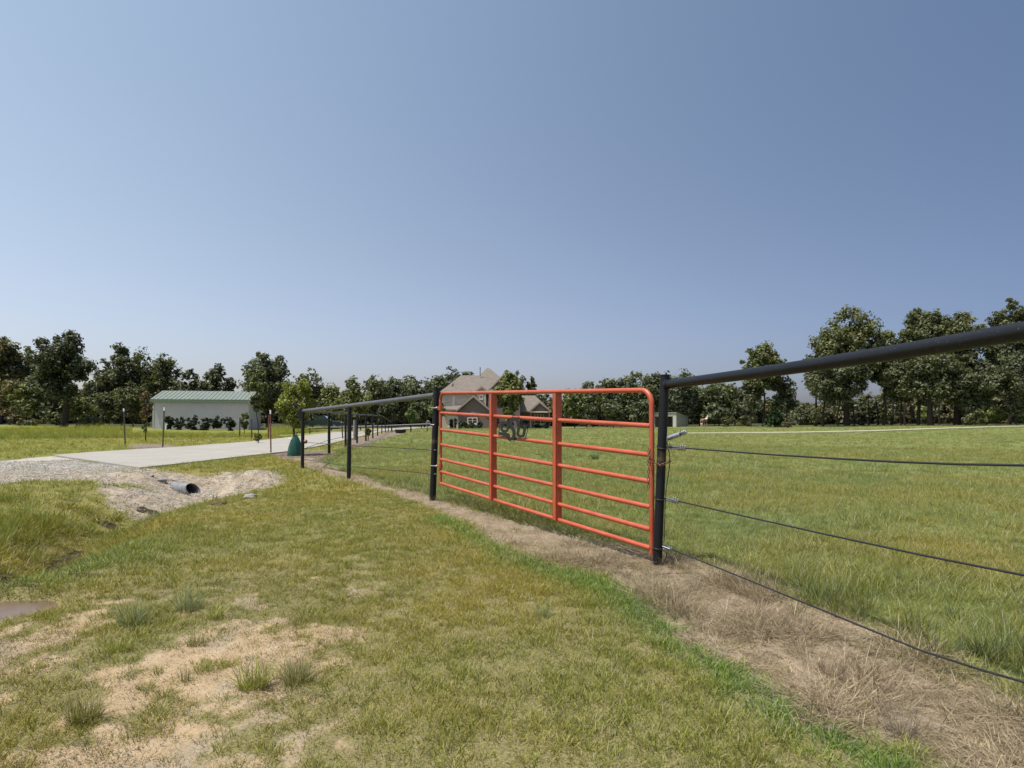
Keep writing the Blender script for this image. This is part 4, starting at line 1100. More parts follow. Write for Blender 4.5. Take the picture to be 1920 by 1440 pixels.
# ------------------------------------------------------------------ the house
def house():
    g = empty("brick_house", ((915 - CX) / F * 96, 96, 0), "two storey brick and stone house with steep brown shingle roofs, seen behind the gate", "house")
    def shingle():
        t = NT("brown_shingles"); p = t.pos()
        c = t.ramp(t.noise(1.6, 5, .7, p), [(.3, (.13, .108, .09)), (.7, (.195, .165, .138))])
        sx = t.n("ShaderNodeSeparateXYZ"); t.link(p, sx.inputs[0])
        w = t.math('FRACT', t.math('MULTIPLY', sx.outputs[2], 4.0))
        c = t.mix(1.0, c, t.ramp(w, [(.0, (.9, .9, .9)), (.25, (1.02, 1.02, 1.02))]), 'MULTIPLY')
        t.link(c, t.b.inputs['Base Color']); t.b.inputs['Roughness'].default_value = .9; t.bump(t.noise(9, 4, .7, p), .03, .6); return t.m
    def brick(name, c1, c2, mort, sc=3.0):
        t = NT(name); p = t.obj()
        mp = t.n("ShaderNodeMapping"); mp.inputs['Rotation'].default_value = (math.radians(90), 0, 0); t.link(p, mp.inputs[0])
        b = t.n("ShaderNodeTexBrick"); t.link(mp.outputs[0], b.inputs['Vector']); b.inputs['Scale'].default_value = sc
        b.inputs['Color1'].default_value = (*c1, 1); b.inputs['Color2'].default_value = (*c2, 1); b.inputs['Mortar'].default_value = (*mort, 1); b.inputs['Mortar Size'].default_value = .015
        c = t.mix(1.0, b.outputs[0], t.ramp(t.noise(1.2, 4, .6, p), [(.3, (.9, .9, .9)), (.7, (1.06, 1.06, 1.06))]), 'MULTIPLY')
        t.link(c, t.b.inputs['Base Color']); t.b.inputs['Roughness'].default_value = .9; return t.m
    SH = shingle(); CRM = brick("cream_stone", (.58, .50, .39), (.47, .40, .31), (.54, .49, .40), 1.6); BRN = brick("brown_brick", (.20, .145, .132), (.155, .112, .104), (.25, .205, .18), 2.6)
    TRIM = simple("cream_trim", (.66, .575, .50), .6, .08); GL = simple("dark_window_glass", (.03, .035, .045), .12, .2); WH = simple("white_door", (.60, .57, .48), .5, .08)
    GUT = simple("tan_fascia", (.36, .285, .235), .6, .1)
    X = lambda px, D=96: (px - CX) / F * D
    Z = lambda py, D=96: CAMZ + (HY - py) / F * D
    G = H(0, 96) - .3
    def hip(name, x0, x1, y0, y1, ze, zr, rx0, rx1, ry0, ry1=None):
        ry1 = ry1 if ry1 is not None else ry0
        m = MB(); t = .18
        vs = [(x0, y0, ze), (x1, y0, ze), (x1, y1, ze), (x0, y1, ze), (rx0, ry0, zr), (rx1, ry1, zr), (x0, y0, ze - t), (x1, y0, ze - t), (x1, y1, ze - t), (x0, y1, ze - t)]
        m.add(vs, [(0, 1, 5, 4), (1, 2, 5), (2, 3, 4, 5), (3, 0, 4), (0, 6, 7, 1), (1, 7, 8, 2), (2, 8, 9, 3), (3, 9, 6, 0), (6, 9, 8, 7)])
        return m.build("roof", SH, g)
    def gable(x0, xm, x1, ze, zr, y0, y1, ze2=None, wallmat=None, inset=.3, lab=None):
        """roof slabs with ridge along y, and the gable wall below"""
        ze2 = ze if ze2 is None else ze2
        m = MB(); t = .2
        for (xa, za), (xb, zb) in (((x0, ze), (xm, zr)), ((x1, ze2), (xm, zr))):
            m.prism([(xa, za), (xb, zb), (xb, zb - t * 1.2), (xa, za - t)], y0, y1)
        r = m.build("roof", SH, g)
        m = MB(); w = .09
        for (xa, za), (xb, zb) in (((x0, ze), (xm, zr)), ((x1, ze2), (xm, zr))):
            m.prism([(xa, za + .03), (xb, zb + .03), (xb, zb - t * 1.6), (xa, za - t * 1.3)], y0 - .08, y0 - .005)
        m.build("bargeboard", GUT, r)
        if wallmat:
            m = MB(); k = .25
            m.prism([(x0 + k, G), (x1 - k, G), (x1 - k, ze2 - .12), (xm, zr - t * 1.3), (x0 + k, ze - .12)], y0 + inset, y1)
            m.build("wall", wallmat, g)
        return r
    def window(px0, px1, py0, py1, D, y, split=1, fr=.10):
        x0, x1, z0, z1 = X(px0, D), X(px1, D), Z(py1, D), Z(py0, D)
        m = MB()
        for a, b, c, d in ((x0, x1, z0, z0 + fr), (x0, x1, z1 - fr, z1), (x0, x0 + fr, z0 + fr, z1 - fr), (x1 - fr, x1, z0 + fr, z1 - fr)): m.box(a, b, y - .06, y + .02, c, d)
        for k in range(1, split): xx = lerp(x0, x1, k / split); m.box(xx - .06, xx + .06, y - .06, y + .02, z0 + fr, z1 - fr)
        m.box(x0 + fr, x1 - fr, y - .05, y + .01, (z0 + z1) / 2 - .03, (z0 + z1) / 2 + .03)
        w = m.build("window", TRIM, g)
        m = MB(); m.box(x0 + .02, x1 - .02, y - .02, y + .04, z0 + .02, z1 - .02); m.build("pane", GL, w)
        m = MB(); m.box(x0 - .1, x1 + .1, y - .14, y - .062, z0 - .14, z0 - .005); m.build("sill", TRIM, w)
    # main wing
    m = MB(); m.box(X(829), X(912), 96, 106, G, Z(735.5)); m.build("wall", CRM, g)
    hip("roof", X(824.5, 95.4), X(915), 95.4, 106.6, Z(735, 95.4), Z(703.7, 101), X(864, 101), X(898, 101), 101)
    # tall centre block
    m = MB(); m.box(X(884), X(962), 97, 109, G, Z(733)); m.build("wall", CRM, g)
    hip("roof", X(868), X(971), 96.2, 110, Z(734), Z(690.3, 103), X(913, 103), X(917.5, 103), 103)
    # small dormers
    gable(X(891, 95), X(903.5, 95), X(914, 95), Z(733, 95), Z(723.5, 95), 95.2, 100, None, CRM, .15)
    m = MB(); m.prism([(X(842), Z(731)), (X(851), Z(731)), (X(847.5), Z(717.5))], 97.2, 99.4); m.build("dormer", SH, g)
    # right front gable
    gable(X(912, 94), X(944, 94), X(978, 94), Z(735, 94), Z(701.5, 94), 94, 106, None, BRN)
    # lower front gable over brown brick
    gable(X(855.5, 90), X(887.5, 90), X(920, 90), Z(769, 90), Z(741, 90), 90, 96.5, None, BRN)
    # lean-to roof over the entrance
    m = MB(); vs = [(X(828, 96), 95.95, Z(762, 96)), (X(868, 96), 95.95, Z(759, 96)), (X(864, 92), 92, Z(768, 92)), (X(829, 92), 92, Z(766.5, 92))]
    m.add(vs + [(a, b, c - .18) for a, b, c in vs], [(0, 1, 2, 3), (7, 6, 5, 4), (0, 4, 5, 1), (1, 5, 6, 2), (2, 6, 7, 3), (3, 7, 4, 0)]); m.build("roof", SH, g)
    m = MB(); m.box(X(829, 92.4), X(857, 92.4), 92.4, 95.9, G, Z(768.5, 92.4)); m.build("wall", CRM, g)
    m = MB(); m.box(X(828.8, 92), X(858, 92), 91.86, 91.98, Z(769.6, 92), Z(767.4, 92)); m.build("fascia", GUT, g)
    # entrance: white surround, dark door
    m = MB(); m.box(X(839, 92.4), X(861, 92.4), 92.25, 92.39, G, Z(780, 92.4)); dr = m.build("door", WH, g)
    m = MB(); m.box(X(843.5, 92.4), X(850, 92.4), 92.14, 92.245, G, Z(786.5, 92.4)); m.build("door_leaf", simple("dark_wood_door", (.05, .03, .025), .5, .2), dr)
    # right wing
    m = MB(); m.box(X(958), X(1030), 96.5, 106, G, Z(771.5)); m.build("wall", BRN, g)
    hip("roof", X(950), X(1034, 95.5), 95.5, 107, Z(771, 95.5), Z(741.5, 101), X(965, 101), X(1003, 101), 101)
    gable(X(992, 93), X(1012, 93), X(1034, 93), Z(770.5, 93), Z(752.5, 93), 93, 99, None, None)
    m = MB(); m.prism([(X(994.5, 93), Z(770.8, 93)), (X(1031.5, 93), Z(770.8, 93)), (X(1012, 93), Z(754.8, 93))], 93.25, 95.3); m.build("gable_wall", BRN, g)
    m = MB(); m.box(X(994, 93), X(1032, 93), 93.02, 93.2, Z(773.6, 93), Z(771, 93)); m.build("beam", TRIM, g)
    for px in (995, 1030): m = MB(); m.box(X(px - .9, 93), X(px + .9, 93), 93.02, 93.3, G, Z(773.8, 93)); m.build("column", BRN, g)
    window(1002, 1020, 777, 795, 96.4, 96.45, 3)
    # windows
    window(848.5, 853.5, 741.5, 763, 96, 95.95, 1, .22)
    window(834, 837, 742, 752, 96, 95.95, 1, .1)
    window(899, 905, 741, 748, 95, 95.3, 1)
    window(876, 895.5, 782.5, 795, 90, 90.25, 2, .16)
    m = MB(); n = 9
    arc = [(lerp(X(875, 90), X(896.5, 90), k / n), Z(781.5, 90) + .55 * math.sin(math.pi * k / n)) for k in range(n + 1)]
    m.prism(arc + [(p[0], p[1] + .28) for p in arc[::-1]], 90.19, 90.29); m.build("brick_arch", simple("light_brick", (.26, .19, .16), .8, .15), g)
    # stack pipe, flashing
    m = MB(); m.tube([(X(900.3, 100), 100, Z(706, 100)), (X(900.3, 100), 100, Z(689.5, 100))], .07, 8); m.tube([(X(900.3, 100), 100, Z(690.5, 100)), (X(900.3, 100), 100, Z(688.8, 100))], .11, 8); m.build("vent_pipe", simple("dull_vent_metal", (.12, .11, .10), .5, .2), g)
house()
for i, (px, ty, hw, c, lb) in enumerate([(845.5, 785, 4.5, (.03, .022, .018), "dark shrub beside the front door of the house"), (854, 783, 4.0, (.04, .055, .03), "upright dark shrub right of the front door"), (864, 790, 7, (.05, .07, .035), "low shrub left of the arched window"),
                                        (873, 791, 7, (.08, .10, .05), "pale low shrub under the left of the arched window"), (885, 792, 8, (.07, .09, .04), "low shrub below the arched window"), (900, 790, 8, (.04, .055, .03), "dark low shrub at the corner of the brick gable"),
                                        (928, 781, 14, (.02, .035, .018), "dark bush left of the house's front tree"), (985, 786, 13, (.02, .035, .018), "dark bush left of the house's right wing"), (1006, 789, 12, (.02, .032, .018), "dark hedge bush under the right wing porch"), (1026, 790, 11, (.02, .032, .018), "dark hedge bush at the right end of the house"), (955, 788, 14, (.02, .032, .018), "dark bush at the foot of the yellow topped tree")]):
    bush(px, 803, ty, hw, 88.0, lb, c, "shrubs in front of the house", n=900, leaf=.22, nb=9)

# ------------------------------------------------------------------ T-posts
def tposts():
    for px, by, ty, mat, lb, tip, lean in [
        (235, 834, 766, M_TPOST, "leaning white tipped T-post left of the orange leaved sapling", True, -3), (305, 839, 764, M_TPOST, "white tipped T-post in front of the dark shrubs", True, 3),
        (472, 822, 786, M_TPOST, "short grey T-post left of the low yellow shrub", False, 0), (449, 820, 783, M_TPOST, "thin T-post at the right end of the metal building wall", False, 1),
        (503, 822, 778, M_TRED, "far red T-post behind the red one beside the watering bag", False, 1), (508, 850.5, 769, M_TRED, "tall rusty red T-post beside the watering bag", True, -1),
        (559.5, 812, 790, M_TPOST, "small far T-post behind the fence corner post", False, 0), (581, 813, 803, M_TPOST, "low stake on the far lawn right of the corner post", False, 0), (643, 823.5, 797, M_TPOST, "leaning stake left of the grey wooden post", False, -2)]:
        x, y = gp(px, by); z = H(x, y)
        top = P(px + lean, ty, y); b = Vector((x, y, z - .05)); w = max(.018, y / F * 1.2)
        t = empty("t_post", (x, y, z), lb, "fence post", "steel stakes along the driveway")
        m = MB()
        for dx in ((-w, w, -.006, .006), (-.007, .007, .006, w * 1.3)):
            vs = [v + Vector((a, c, 0)) for v in (b, top) for a, c in ((dx[0], dx[2]), (dx[1], dx[2]), (dx[1], dx[3]), (dx[0], dx[3]))]
            m.add(vs, [(0, 1, 2, 3), (7, 6, 5, 4), (0, 4, 5, 1), (1, 5, 6, 2), (2, 6, 7, 3), (3, 7, 4, 0)])
        m.build("shaft", mat, t)
        if tip:
            m = MB(); tt = top - (top - b).normalized() * .14
            vs = [v + Vector((a, c, 0)) for v in (tt, top + Vector((0, 0, .006))) for a, c in ((-w * 1.15, -.012), (w * 1.15, -.012), (w * 1.15, -.008), (-w * 1.15, -.008))]
            m.add(vs, [(0, 1, 2, 3), (7, 6, 5, 4), (0, 4, 5, 1), (1, 5, 6, 2), (2, 6, 7, 3), (3, 7, 4, 0)]); m.build("painted_tip", M_WHITE, t)
tposts()
x, y = gp(665, 825)
m = MB(); m.tube([(x, y, H(x, y) - .05), (x, y, H(x, y) + 1.25)], [.09, .085], 10)
tag(m.build("wooden_post", M_WOOD), "thick grey wooden post on the edge of the driveway behind the pipe fence", "post")

# ------------------------------------------------------------------ watering bag
def bag():
    x, y = gp(552, 855); z = H(x, y); s = y / F
    prof = [(0, 13.2), (2, 13.6), (8, 13.4), (16, 12.4), (24, 10.6), (31, 8.2), (36, 5.6), (39, 3.8), (41, 2.6)]
    n = 40; vs = []
    for hgt, r in prof:
        for k in range(n):
            a = 2 * math.pi * k / n
            f = 1 + .07 * math.sin(3 * a + .05 * hgt) + .045 * math.sin(7 * a + .11 * hgt + 1)
            vs.append((x + math.cos(a) * r * s * f + .05 * s * hgt, y + math.sin(a) * r * s * .8 * f, z - .02 + hgt * s))
    fs = [(i * n + k, i * n + (k + 1) % n, (i + 1) * n + (k + 1) % n, (i + 1) * n + k) for i in range(len(prof) - 1) for k in range(n)]
    m = MB(); m.add(vs, fs, True); m.add(vs[-n:], [tuple(range(n))])
    t = empty("watering_bag", (x, y, z), "dark green slow release watering bag zipped round the sapling trunk by the fence corner", "watering bag")
    o = m.build("bag_body", simple("green_tarpaulin", (.012, .075, .045), .33, .3, 7, 0, .01), t)
    m = MB(); m.tube([(x - 9.2 * s, y - 5.5 * s, z + 33.5 * s), (x - 4.8 * s, y - 7.2 * s, z + 31.8 * s), (x - 3 * s, y - 7.0 * s, z + 31 * s)], .016, 6); m.build("strap", M_WHITE, t)
    for dx in (-3, 3): m = MB(); m.tube([(x + dx * s + 1.6 * s, y, z + 40 * s), (x + dx * s + 2 * s, y, z + 45 * s), (x + 2 * s + dx * .3 * s, y, z + 43 * s)], .014, 6); m.build("handle", simple("green_webbing", (.012, .06, .035), .7, .2), t)
bag()

# ------------------------------------------------------------------ culvert
def culvert():
    a = Vector((-6.80, 12.35, 0)); z0 = H(-6.8, 12.3) - .03
    d = Vector((-.84, .54, 0)).normalized(); r = .150; t = empty("culvert_pipe", (a.x, a.y, z0), "corrugated steel culvert pipe opening in the gravel ditch bank", "culvert")
    n = 36; rings = 46; L = 1.8; side = Vector((-d.y, d.x, 0)); vs = []
    for ins in (0, 1):
        for i in range(rings):
            s = L * i / (rings - 1)
            rr = r - .012 * ins + .011 * math.sin(s * 2 * math.pi / .11)
            c = a + d * s
            for k in range(n):
                q = 2 * math.pi * k / n
                tilt = max(0, math.sin(q)) * .10 if i == 0 else 0
                vs.append(c + d * (s * 0 + .30 * (1 - math.sin(q)) * 0 + (.16 * math.sin(q) * (1 - i / 6) if i < 6 else 0)) + side * math.cos(q) * rr + Vector((0, 0, r * .8 + math.sin(q) * rr)) + Vector((0, 0, z0)))
    fs = []
    for ins in (0, 1):
        for i in range(rings - 1):
            for k in range(n):
                o = ins * rings * n; k2 = (k + 1) % n
                fs.append((o + i * n + k, o + i * n + k2, o + (i + 1) * n + k2, o + (i + 1) * n + k))
    fs += [(k, (k + 1) % n, rings * n + (k + 1) % n, rings * n + k) for k in range(n)]
    m = MB(); m.add(vs, fs, True); m.build("corrugated_barrel", simple("weathered_galvanised", (.22, .22, .225), .6, .35, 8, .3), t)
    m = MB(); c = a + d * 1.2 + Vector((0, 0, z0 + r * .8))
    m.add([c + side * math.cos(q) * r + Vector((0, 0, math.sin(q) * r)) for q in np.linspace(0, 2 * math.pi, 24, False)], [tuple(range(24))]); m.build("end_disc", simple("near_black", (.012, .009, .007), .9, .2), t)  # near-black disc closing the pipe partway in
culvert()
# embankment spoil over the pipe, clods, rocks
def rock(name, loc, s, mat, label, cat, seed, group=None):
    import bmesh
    bm = bmesh.new(); bmesh.ops.create_icosphere(bm, subdivisions=3, radius=1)
    rg = np.random.default_rng(seed); k = rg.uniform(0, 50, 3)
    for v in bm.verts:
        f = 1 + .35 * (float(fbm(v.co.x * 1.3 + k[0], v.co.y * 1.3 + v.co.z + k[1], 1.2, 3, 1)) - .5) * 2
        v.co = Vector((v.co.x * s[0], v.co.y * s[1], v.co.z * s[2])) * f
        v.co.z = round(v.co.z / (s[2] * .4)) * s[2] * .4 * .25 + v.co.z * .75
    me = bpy.data.meshes.new(name); bm.to_mesh(me); bm.free(); me.materials.append(mat)
    o = link_mesh(name, me, None, loc); tag(o, label, cat, group); return o
M_CLOD = simple("dry_clay", (.22, .165, .115), .95, .35, 12, 0, .015, .1); M_BRICKR = simple("dark_brown_rock", (.13, .085, .06), .9, .35, 14, 0, .01, .2); M_GREYR = simple("grey_rock", (.30, .28, .27), .9, .3, 14, 0, .01, .2)
def rk(px, py, s, mat, label, seed, name="rock"):
    x, y = gp(px, py); return rock(name, (x, y, H(x, y) + s[2] * .35), s, mat, label, "rock", seed)
rk(410, 947, (.10, .06, .045), M_BRICKR, "dark brown rock on the sand in front of the culvert mouth", 1)
rk(302, 902, (.13, .09, .06), M_GREYR, "grey lump of rock on the gravel bank left of the culvert", 2)
rk(324, 904, (.09, .06, .045), M_CLOD, "tan clod just left of the culvert", 3)
rk(468, 934, (.11, .08, .05), M_GREYR, "grey gravelly lump at the right side of the ditch", 4)
rk(283, 893, (.07, .05, .03), M_GREYR, "small grey rock near the edge of the concrete drive", 5)
rk(1248, 1077, (.055, .045, .025), M_CLOD, "dirt clod at the foot of the latch post", 6)
rk(1271, 1077, (.06, .04, .022), M_CLOD, "flat dirt clod right of the latch post foot", 7)
rk(606, 944, (.05, .04, .02), M_GREYR, "pale stone lying on the lawn left of the gate", 8) if False else None

# ------------------------------------------------------------------ pickup, tub by the far drive
def pickup():
    D = 76; cx = (605 - CX) / F * D; z = H(cx, D); u = Vector((1, .12, 0)).normalized(); v = Vector((-u.y, u.x, 0))
    T = Matrix(((u.x, v.x, 0, cx), (u.y, v.y, 0, D), (0, 0, 1, z), (0, 0, 0, 1)))
    t = empty("pickup_truck", (cx, D, z), "dark green pickup truck parked under the trees beyond the fence corner", "pickup truck", rz=math.atan2(u.y, u.x))
    paint = simple("dark_green_car_paint", (.014, .035, .028), .25, .1)
    prof = [(-2.6, .45), (-2.6, 1.05), (-.7, 1.1), (-.5, 1.12), (.75, 1.12), (2.35, 1.0), (2.55, .8), (2.55, .45)]
    m = MB(); m.prism(prof, -.9, .9, T); m.build("body", paint, t, .05)
    m = MB(); m.prism([(-.75, 1.121), (-.55, 1.72), (.35, 1.74), (1.05, 1.121)], -.78, .78, T); cb = m.build("cab", paint, t, .04)
    m = MB(); m.prism([(-.45, 1.2), (-.38, 1.62), (.25, 1.64), (.75, 1.2)], -.80, .80, T); m.build("side_window", simple("car_glass", (.05, .06, .07), .08, .1), cb)
    m = MB(); m.prism([(.45, 1.64), (.98, 1.17), (1.0, 1.19), (.47, 1.66)], -.7, .7, T); m.build("windscreen", simple("glare_windscreen", (.35, .38, .4), .05, .1), cb)  # pale glass colour: glare painted onto the windscreen
    tyre = simple("tyre_rubber", (.02, .02, .02), .8, .2)
    for xx in (-1.7, 1.65):
        for yy in (-.92, .92):
            m = MB(); m.tube([T @ Vector((xx, yy - .11, .38)), T @ Vector((xx, yy + .11, .38))], .38, 18); w = m.build("wheel", tyre, t)
            m = MB(); m.tube([T @ Vector((xx, yy - .118, .38)), T @ Vector((xx, yy - .112, .38))], .2, 12) if yy < 0 else m.tube([T @ Vector((xx, yy + .112, .38)), T @ Vector((xx, yy + .118, .38))], .2, 12); m.build("rim", M_GALV, w)
    for yy in (-.7, .7):
        m = MB(); m.box(2.52, 2.57, yy - .16, yy + .16, .78, .95, T); m.build("headlight", M_WHITE, t)
    m = MB(); m.box(2.50, 2.62, -.88, .88, .42, .6, T); m.build("bumper", M_GALV, t)
pickup()
x, y = (751 - CX) / F * 56, 56
m = MB(); n = 24; zz = H(x, y); prof = [(.42, .0), (.5, .12), (.55, .3), (.58, .36), (.52, .36), (.48, .30), (.44, .08)]
vs = [(x + r * math.cos(2 * math.pi * k / n), y + r * math.sin(2 * math.pi * k / n), zz + q) for r, q in prof for k in range(n)]
m.add(vs, [(i * n + k, i * n + (k + 1) % n, (i + 1) * n + (k + 1) % n, (i + 1) * n + k) for i in range(len(prof) - 1) for k in range(n)], True); m.add(vs[-n:], [tuple(range(n))])
tag(m.build("stock_tub", simple("black_rubber", (.02, .02, .02), .7, .2)), "black round feed tub on the grass at the end of the pipe fence", "feed tub")

# ------------------------------------------------------------------ horse
def horse():
    D = 92.0; cx = (1320 - CX) / F * D; z = H(cx, D)
    s = .95
    # skeleton: name -> (x along body, y, z), radius ; head to +x
    J = {'rump': ((-.62, 0, 1.22), .26), 'loin': ((-.25, 0, 1.20), .28), 'barrel': ((.1, 0, 1.14), .30), 'chest': ((.48, 0, 1.16), .27), 'neck0': ((.72, 0, 1.36), .19), 'neck1': ((.95, 0, 1.62), .13), 'poll': ((1.10, 0, 1.80), .10),
         'face': ((1.25, -.02, 1.66), .085), 'muzzle': ((1.40, -.03, 1.50), .058), 'dock': ((-.86, 0, 1.22), .10), 'tail1': ((-.98, 0, 1.0), .07), 'tail2': ((-1.0, 0, .62), .045)}
    E = [('rump', 'loin'), ('loin', 'barrel'), ('barrel', 'chest'), ('chest', 'neck0'), ('neck0', 'neck1'), ('neck1', 'poll'), ('poll', 'face'), ('face', 'muzzle'), ('rump', 'dock'), ('dock', 'tail1'), ('tail1', 'tail2')]
    for sy in (-1, 1):
        k = str(sy); st = .08 * sy
        J['hip' + k] = ((-.62 + st, .16 * sy, 1.0), .17); J['stifle' + k] = ((-.50 + st, .17 * sy, .80), .12); J['hock' + k] = ((-.76 + st, .16 * sy, .50), .062); J['hfet' + k] = ((-.70 + st, .16 * sy, .14), .042); J['hhoof' + k] = ((-.66 + st, .16 * sy, .03), .058)
        J['sho' + k] = ((.50 - st, .15 * sy, .95), .13); J['elb' + k] = ((.44 - st, .16 * sy, .78), .09); J['knee' + k] = ((.48 - st, .15 * sy, .46), .055); J['ffet' + k] = ((.47 - st, .15 * sy, .13), .04); J['fhoof' + k] = ((.51 - st, .15 * sy, .03), .056)
        E += [('rump', 'hip' + k), ('hip' + k, 'stifle' + k), ('stifle' + k, 'hock' + k), ('hock' + k, 'hfet' + k), ('hfet' + k, 'hhoof' + k), ('chest', 'sho' + k), ('sho' + k, 'elb' + k), ('elb' + k, 'knee' + k), ('knee' + k, 'ffet' + k), ('ffet' + k, 'fhoof' + k)]
        J['ear' + k] = ((1.08, .06 * sy, 1.95), .02); E.append(('poll', 'ear' + k))
    names = list(J); me = bpy.data.meshes.new("horse_body")
    me.from_pydata([tuple(c * s for c in J[n][0]) for n in names], [(names.index(a), names.index(b)) for a, b in E], [])
    t = NT("paint_horse_coat"); p = t.obj()
    sx = t.n("ShaderNodeSeparateXYZ"); t.link(p, sx.inputs[0])
    nz = t.noise(2.2, 3, .5, p)
    wht = t.math('GREATER_THAN', t.math('ADD', t.math('MULTIPLY', t.math('SUBTRACT', sx.outputs[0], .05), .8), t.math('SUBTRACT', nz, .5)), .05)
    up = t.math('GREATER_THAN', t.math('ADD', sx.outputs[2], t.math('MULTIPLY', t.math('SUBTRACT', nz, .5), .5)), 1.25)
    lo = t.math('LESS_THAN', sx.outputs[2], .60)
    m1 = t.math('MAXIMUM', t.math('MULTIPLY', wht, up), lo)
    face = t.math('GREATER_THAN', sx.outputs[0], 1.12)
    m1 = t.math('MULTIPLY', m1, t.math('SUBTRACT', 1.0, face))
    c = t.mix(m1, t.ramp(nz, [(.3, (.20, .095, .05)), (.7, (.30, .16, .09))]), (.72, .66, .58))
    t.link(c, t.b.inputs['Base Color']); t.b.inputs['Roughness'].default_value = .6
    me.materials.append(t.m)
    o = link_mesh("horse", me, None, (cx, D, z)); o.rotation_euler = (0, 0, math.radians(38))
    tag(o, "brown and white paint horse standing by the far trees, right of the metal shed", "horse")
    sk = o.modifiers.new("skin", 'SKIN'); sk.use_smooth_shade = True
    for i, n in enumerate(names): me.skin_vertices[0].data[i].radius = (J[n][1] * s, J[n][1] * s)
    me.skin_vertices[0].data[0].use_root = True
    ssf = o.modifiers.new("subsurf", 'SUBSURF'); ssf.levels = 2; ssf.render_levels = 2
    # mane
    m = MB(); R = o.rotation_euler.to_matrix()
    def Wd(q): return R @ (Vector(q) * s) + Vector((cx, D, z))
    for a, b in ((('neck0'), 'neck1'), ('neck1', 'poll')):
        p0, p1 = Vector(J[a][0]), Vector(J[b][0])
        for k in range(5):
            q = p0.lerp(p1, k / 5) + Vector((-.09, .0, .09)); m.tube([Wd(q), Wd(q + Vector((-.07, -.06, -.02))), Wd(q + Vector((-.06, -.12, -.16)))], [.03 * s, .03 * s, .008], 6)
    m.build("mane", simple("pale_mane", (.55, .48, .38), .8, .2), o)
horse()

# ------------------------------------------------------------------ ground cover: tufts scattered by the masks
def blades(rng, n, rad, l0, l1, w, lean0, lean1, segs=2, colfn=None, flat=False):
    """a small tuft as quads; returns co, quads, col"""
    r = rad * np.sqrt(rng.random(n)); a = rng.random(n) * 2 * math.pi
    bx, by = r * np.cos(a), r * np.sin(a)
    L = rng.uniform(l0, l1, n); az = a + rng.normal(size=n) * .9; ln = rng.uniform(lean0, lean1, n)
    wd = w * rng.uniform(.7, 1.3, n)
    tw = rng.uniform(0, math.pi, n)
    px, py = np.cos(tw), np.sin(tw)
    co = []; nl = segs + 1
    for i in range(nl):
        t = i / segs
        ang = ln * (0.5 + t)                # from vertical
        if i == 0: X, Y, Z = bx.copy(), by.copy(), np.full(n, -.004)
        else:
            st = L / segs
            X = X + np.cos(az) * np.sin(ang) * st; Y = Y + np.sin(az) * np.sin(ang) * st; Z = Z + np.cos(ang) * st
            Z = np.maximum(Z, .002 + .004 * rng.random(n))
        ww = wd * (1 - t) ** .6 if i < segs else wd * .12
        co.append(np.stack([X - px * ww / 2, Y - py * ww / 2, Z], -1)); co.append(np.stack([X + px * ww / 2, Y + py * ww / 2, Z], -1))
    co = np.stack(co, 1)                    # n, 2*nl, 3
    base = np.arange(n)[:, None] * (2 * nl)
    q = np.concatenate([base + np.array([[2 * i, 2 * i + 1, 2 * i + 3, 2 * i + 2]]) for i in range(segs)], 0)
    c = colfn(rng, n)
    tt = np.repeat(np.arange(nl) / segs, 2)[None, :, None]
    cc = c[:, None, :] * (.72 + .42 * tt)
    return co.reshape(-1, 3), q, cc.reshape(-1, 3)
def pal(*cols, p=None, jit=.15):
    cols = np.array(cols)
    def f(rng, n):
        i = rng.choice(len(cols), n, p=p)
        return cols[i] * rng.uniform(1 - jit, 1 + jit, (n, 1))
    return f
G1 = (.262, .262, .046); G2 = (.185, .205, .040); G3 = (.345, .305, .070); ST = (.42, .345, .20); ST2 = (.29, .22, .13); BL = (.175, .21, .10)
def proto(name, seed, n, **kw):
    co, q, c = blades(np.random.default_rng(seed), n, **kw)
    me = mesh_np(name, co, q, M_BLADE, {"col": c})
    return bpy.data.objects.new(name, me)      # never linked to the scene: only read by the scatter's own nodes
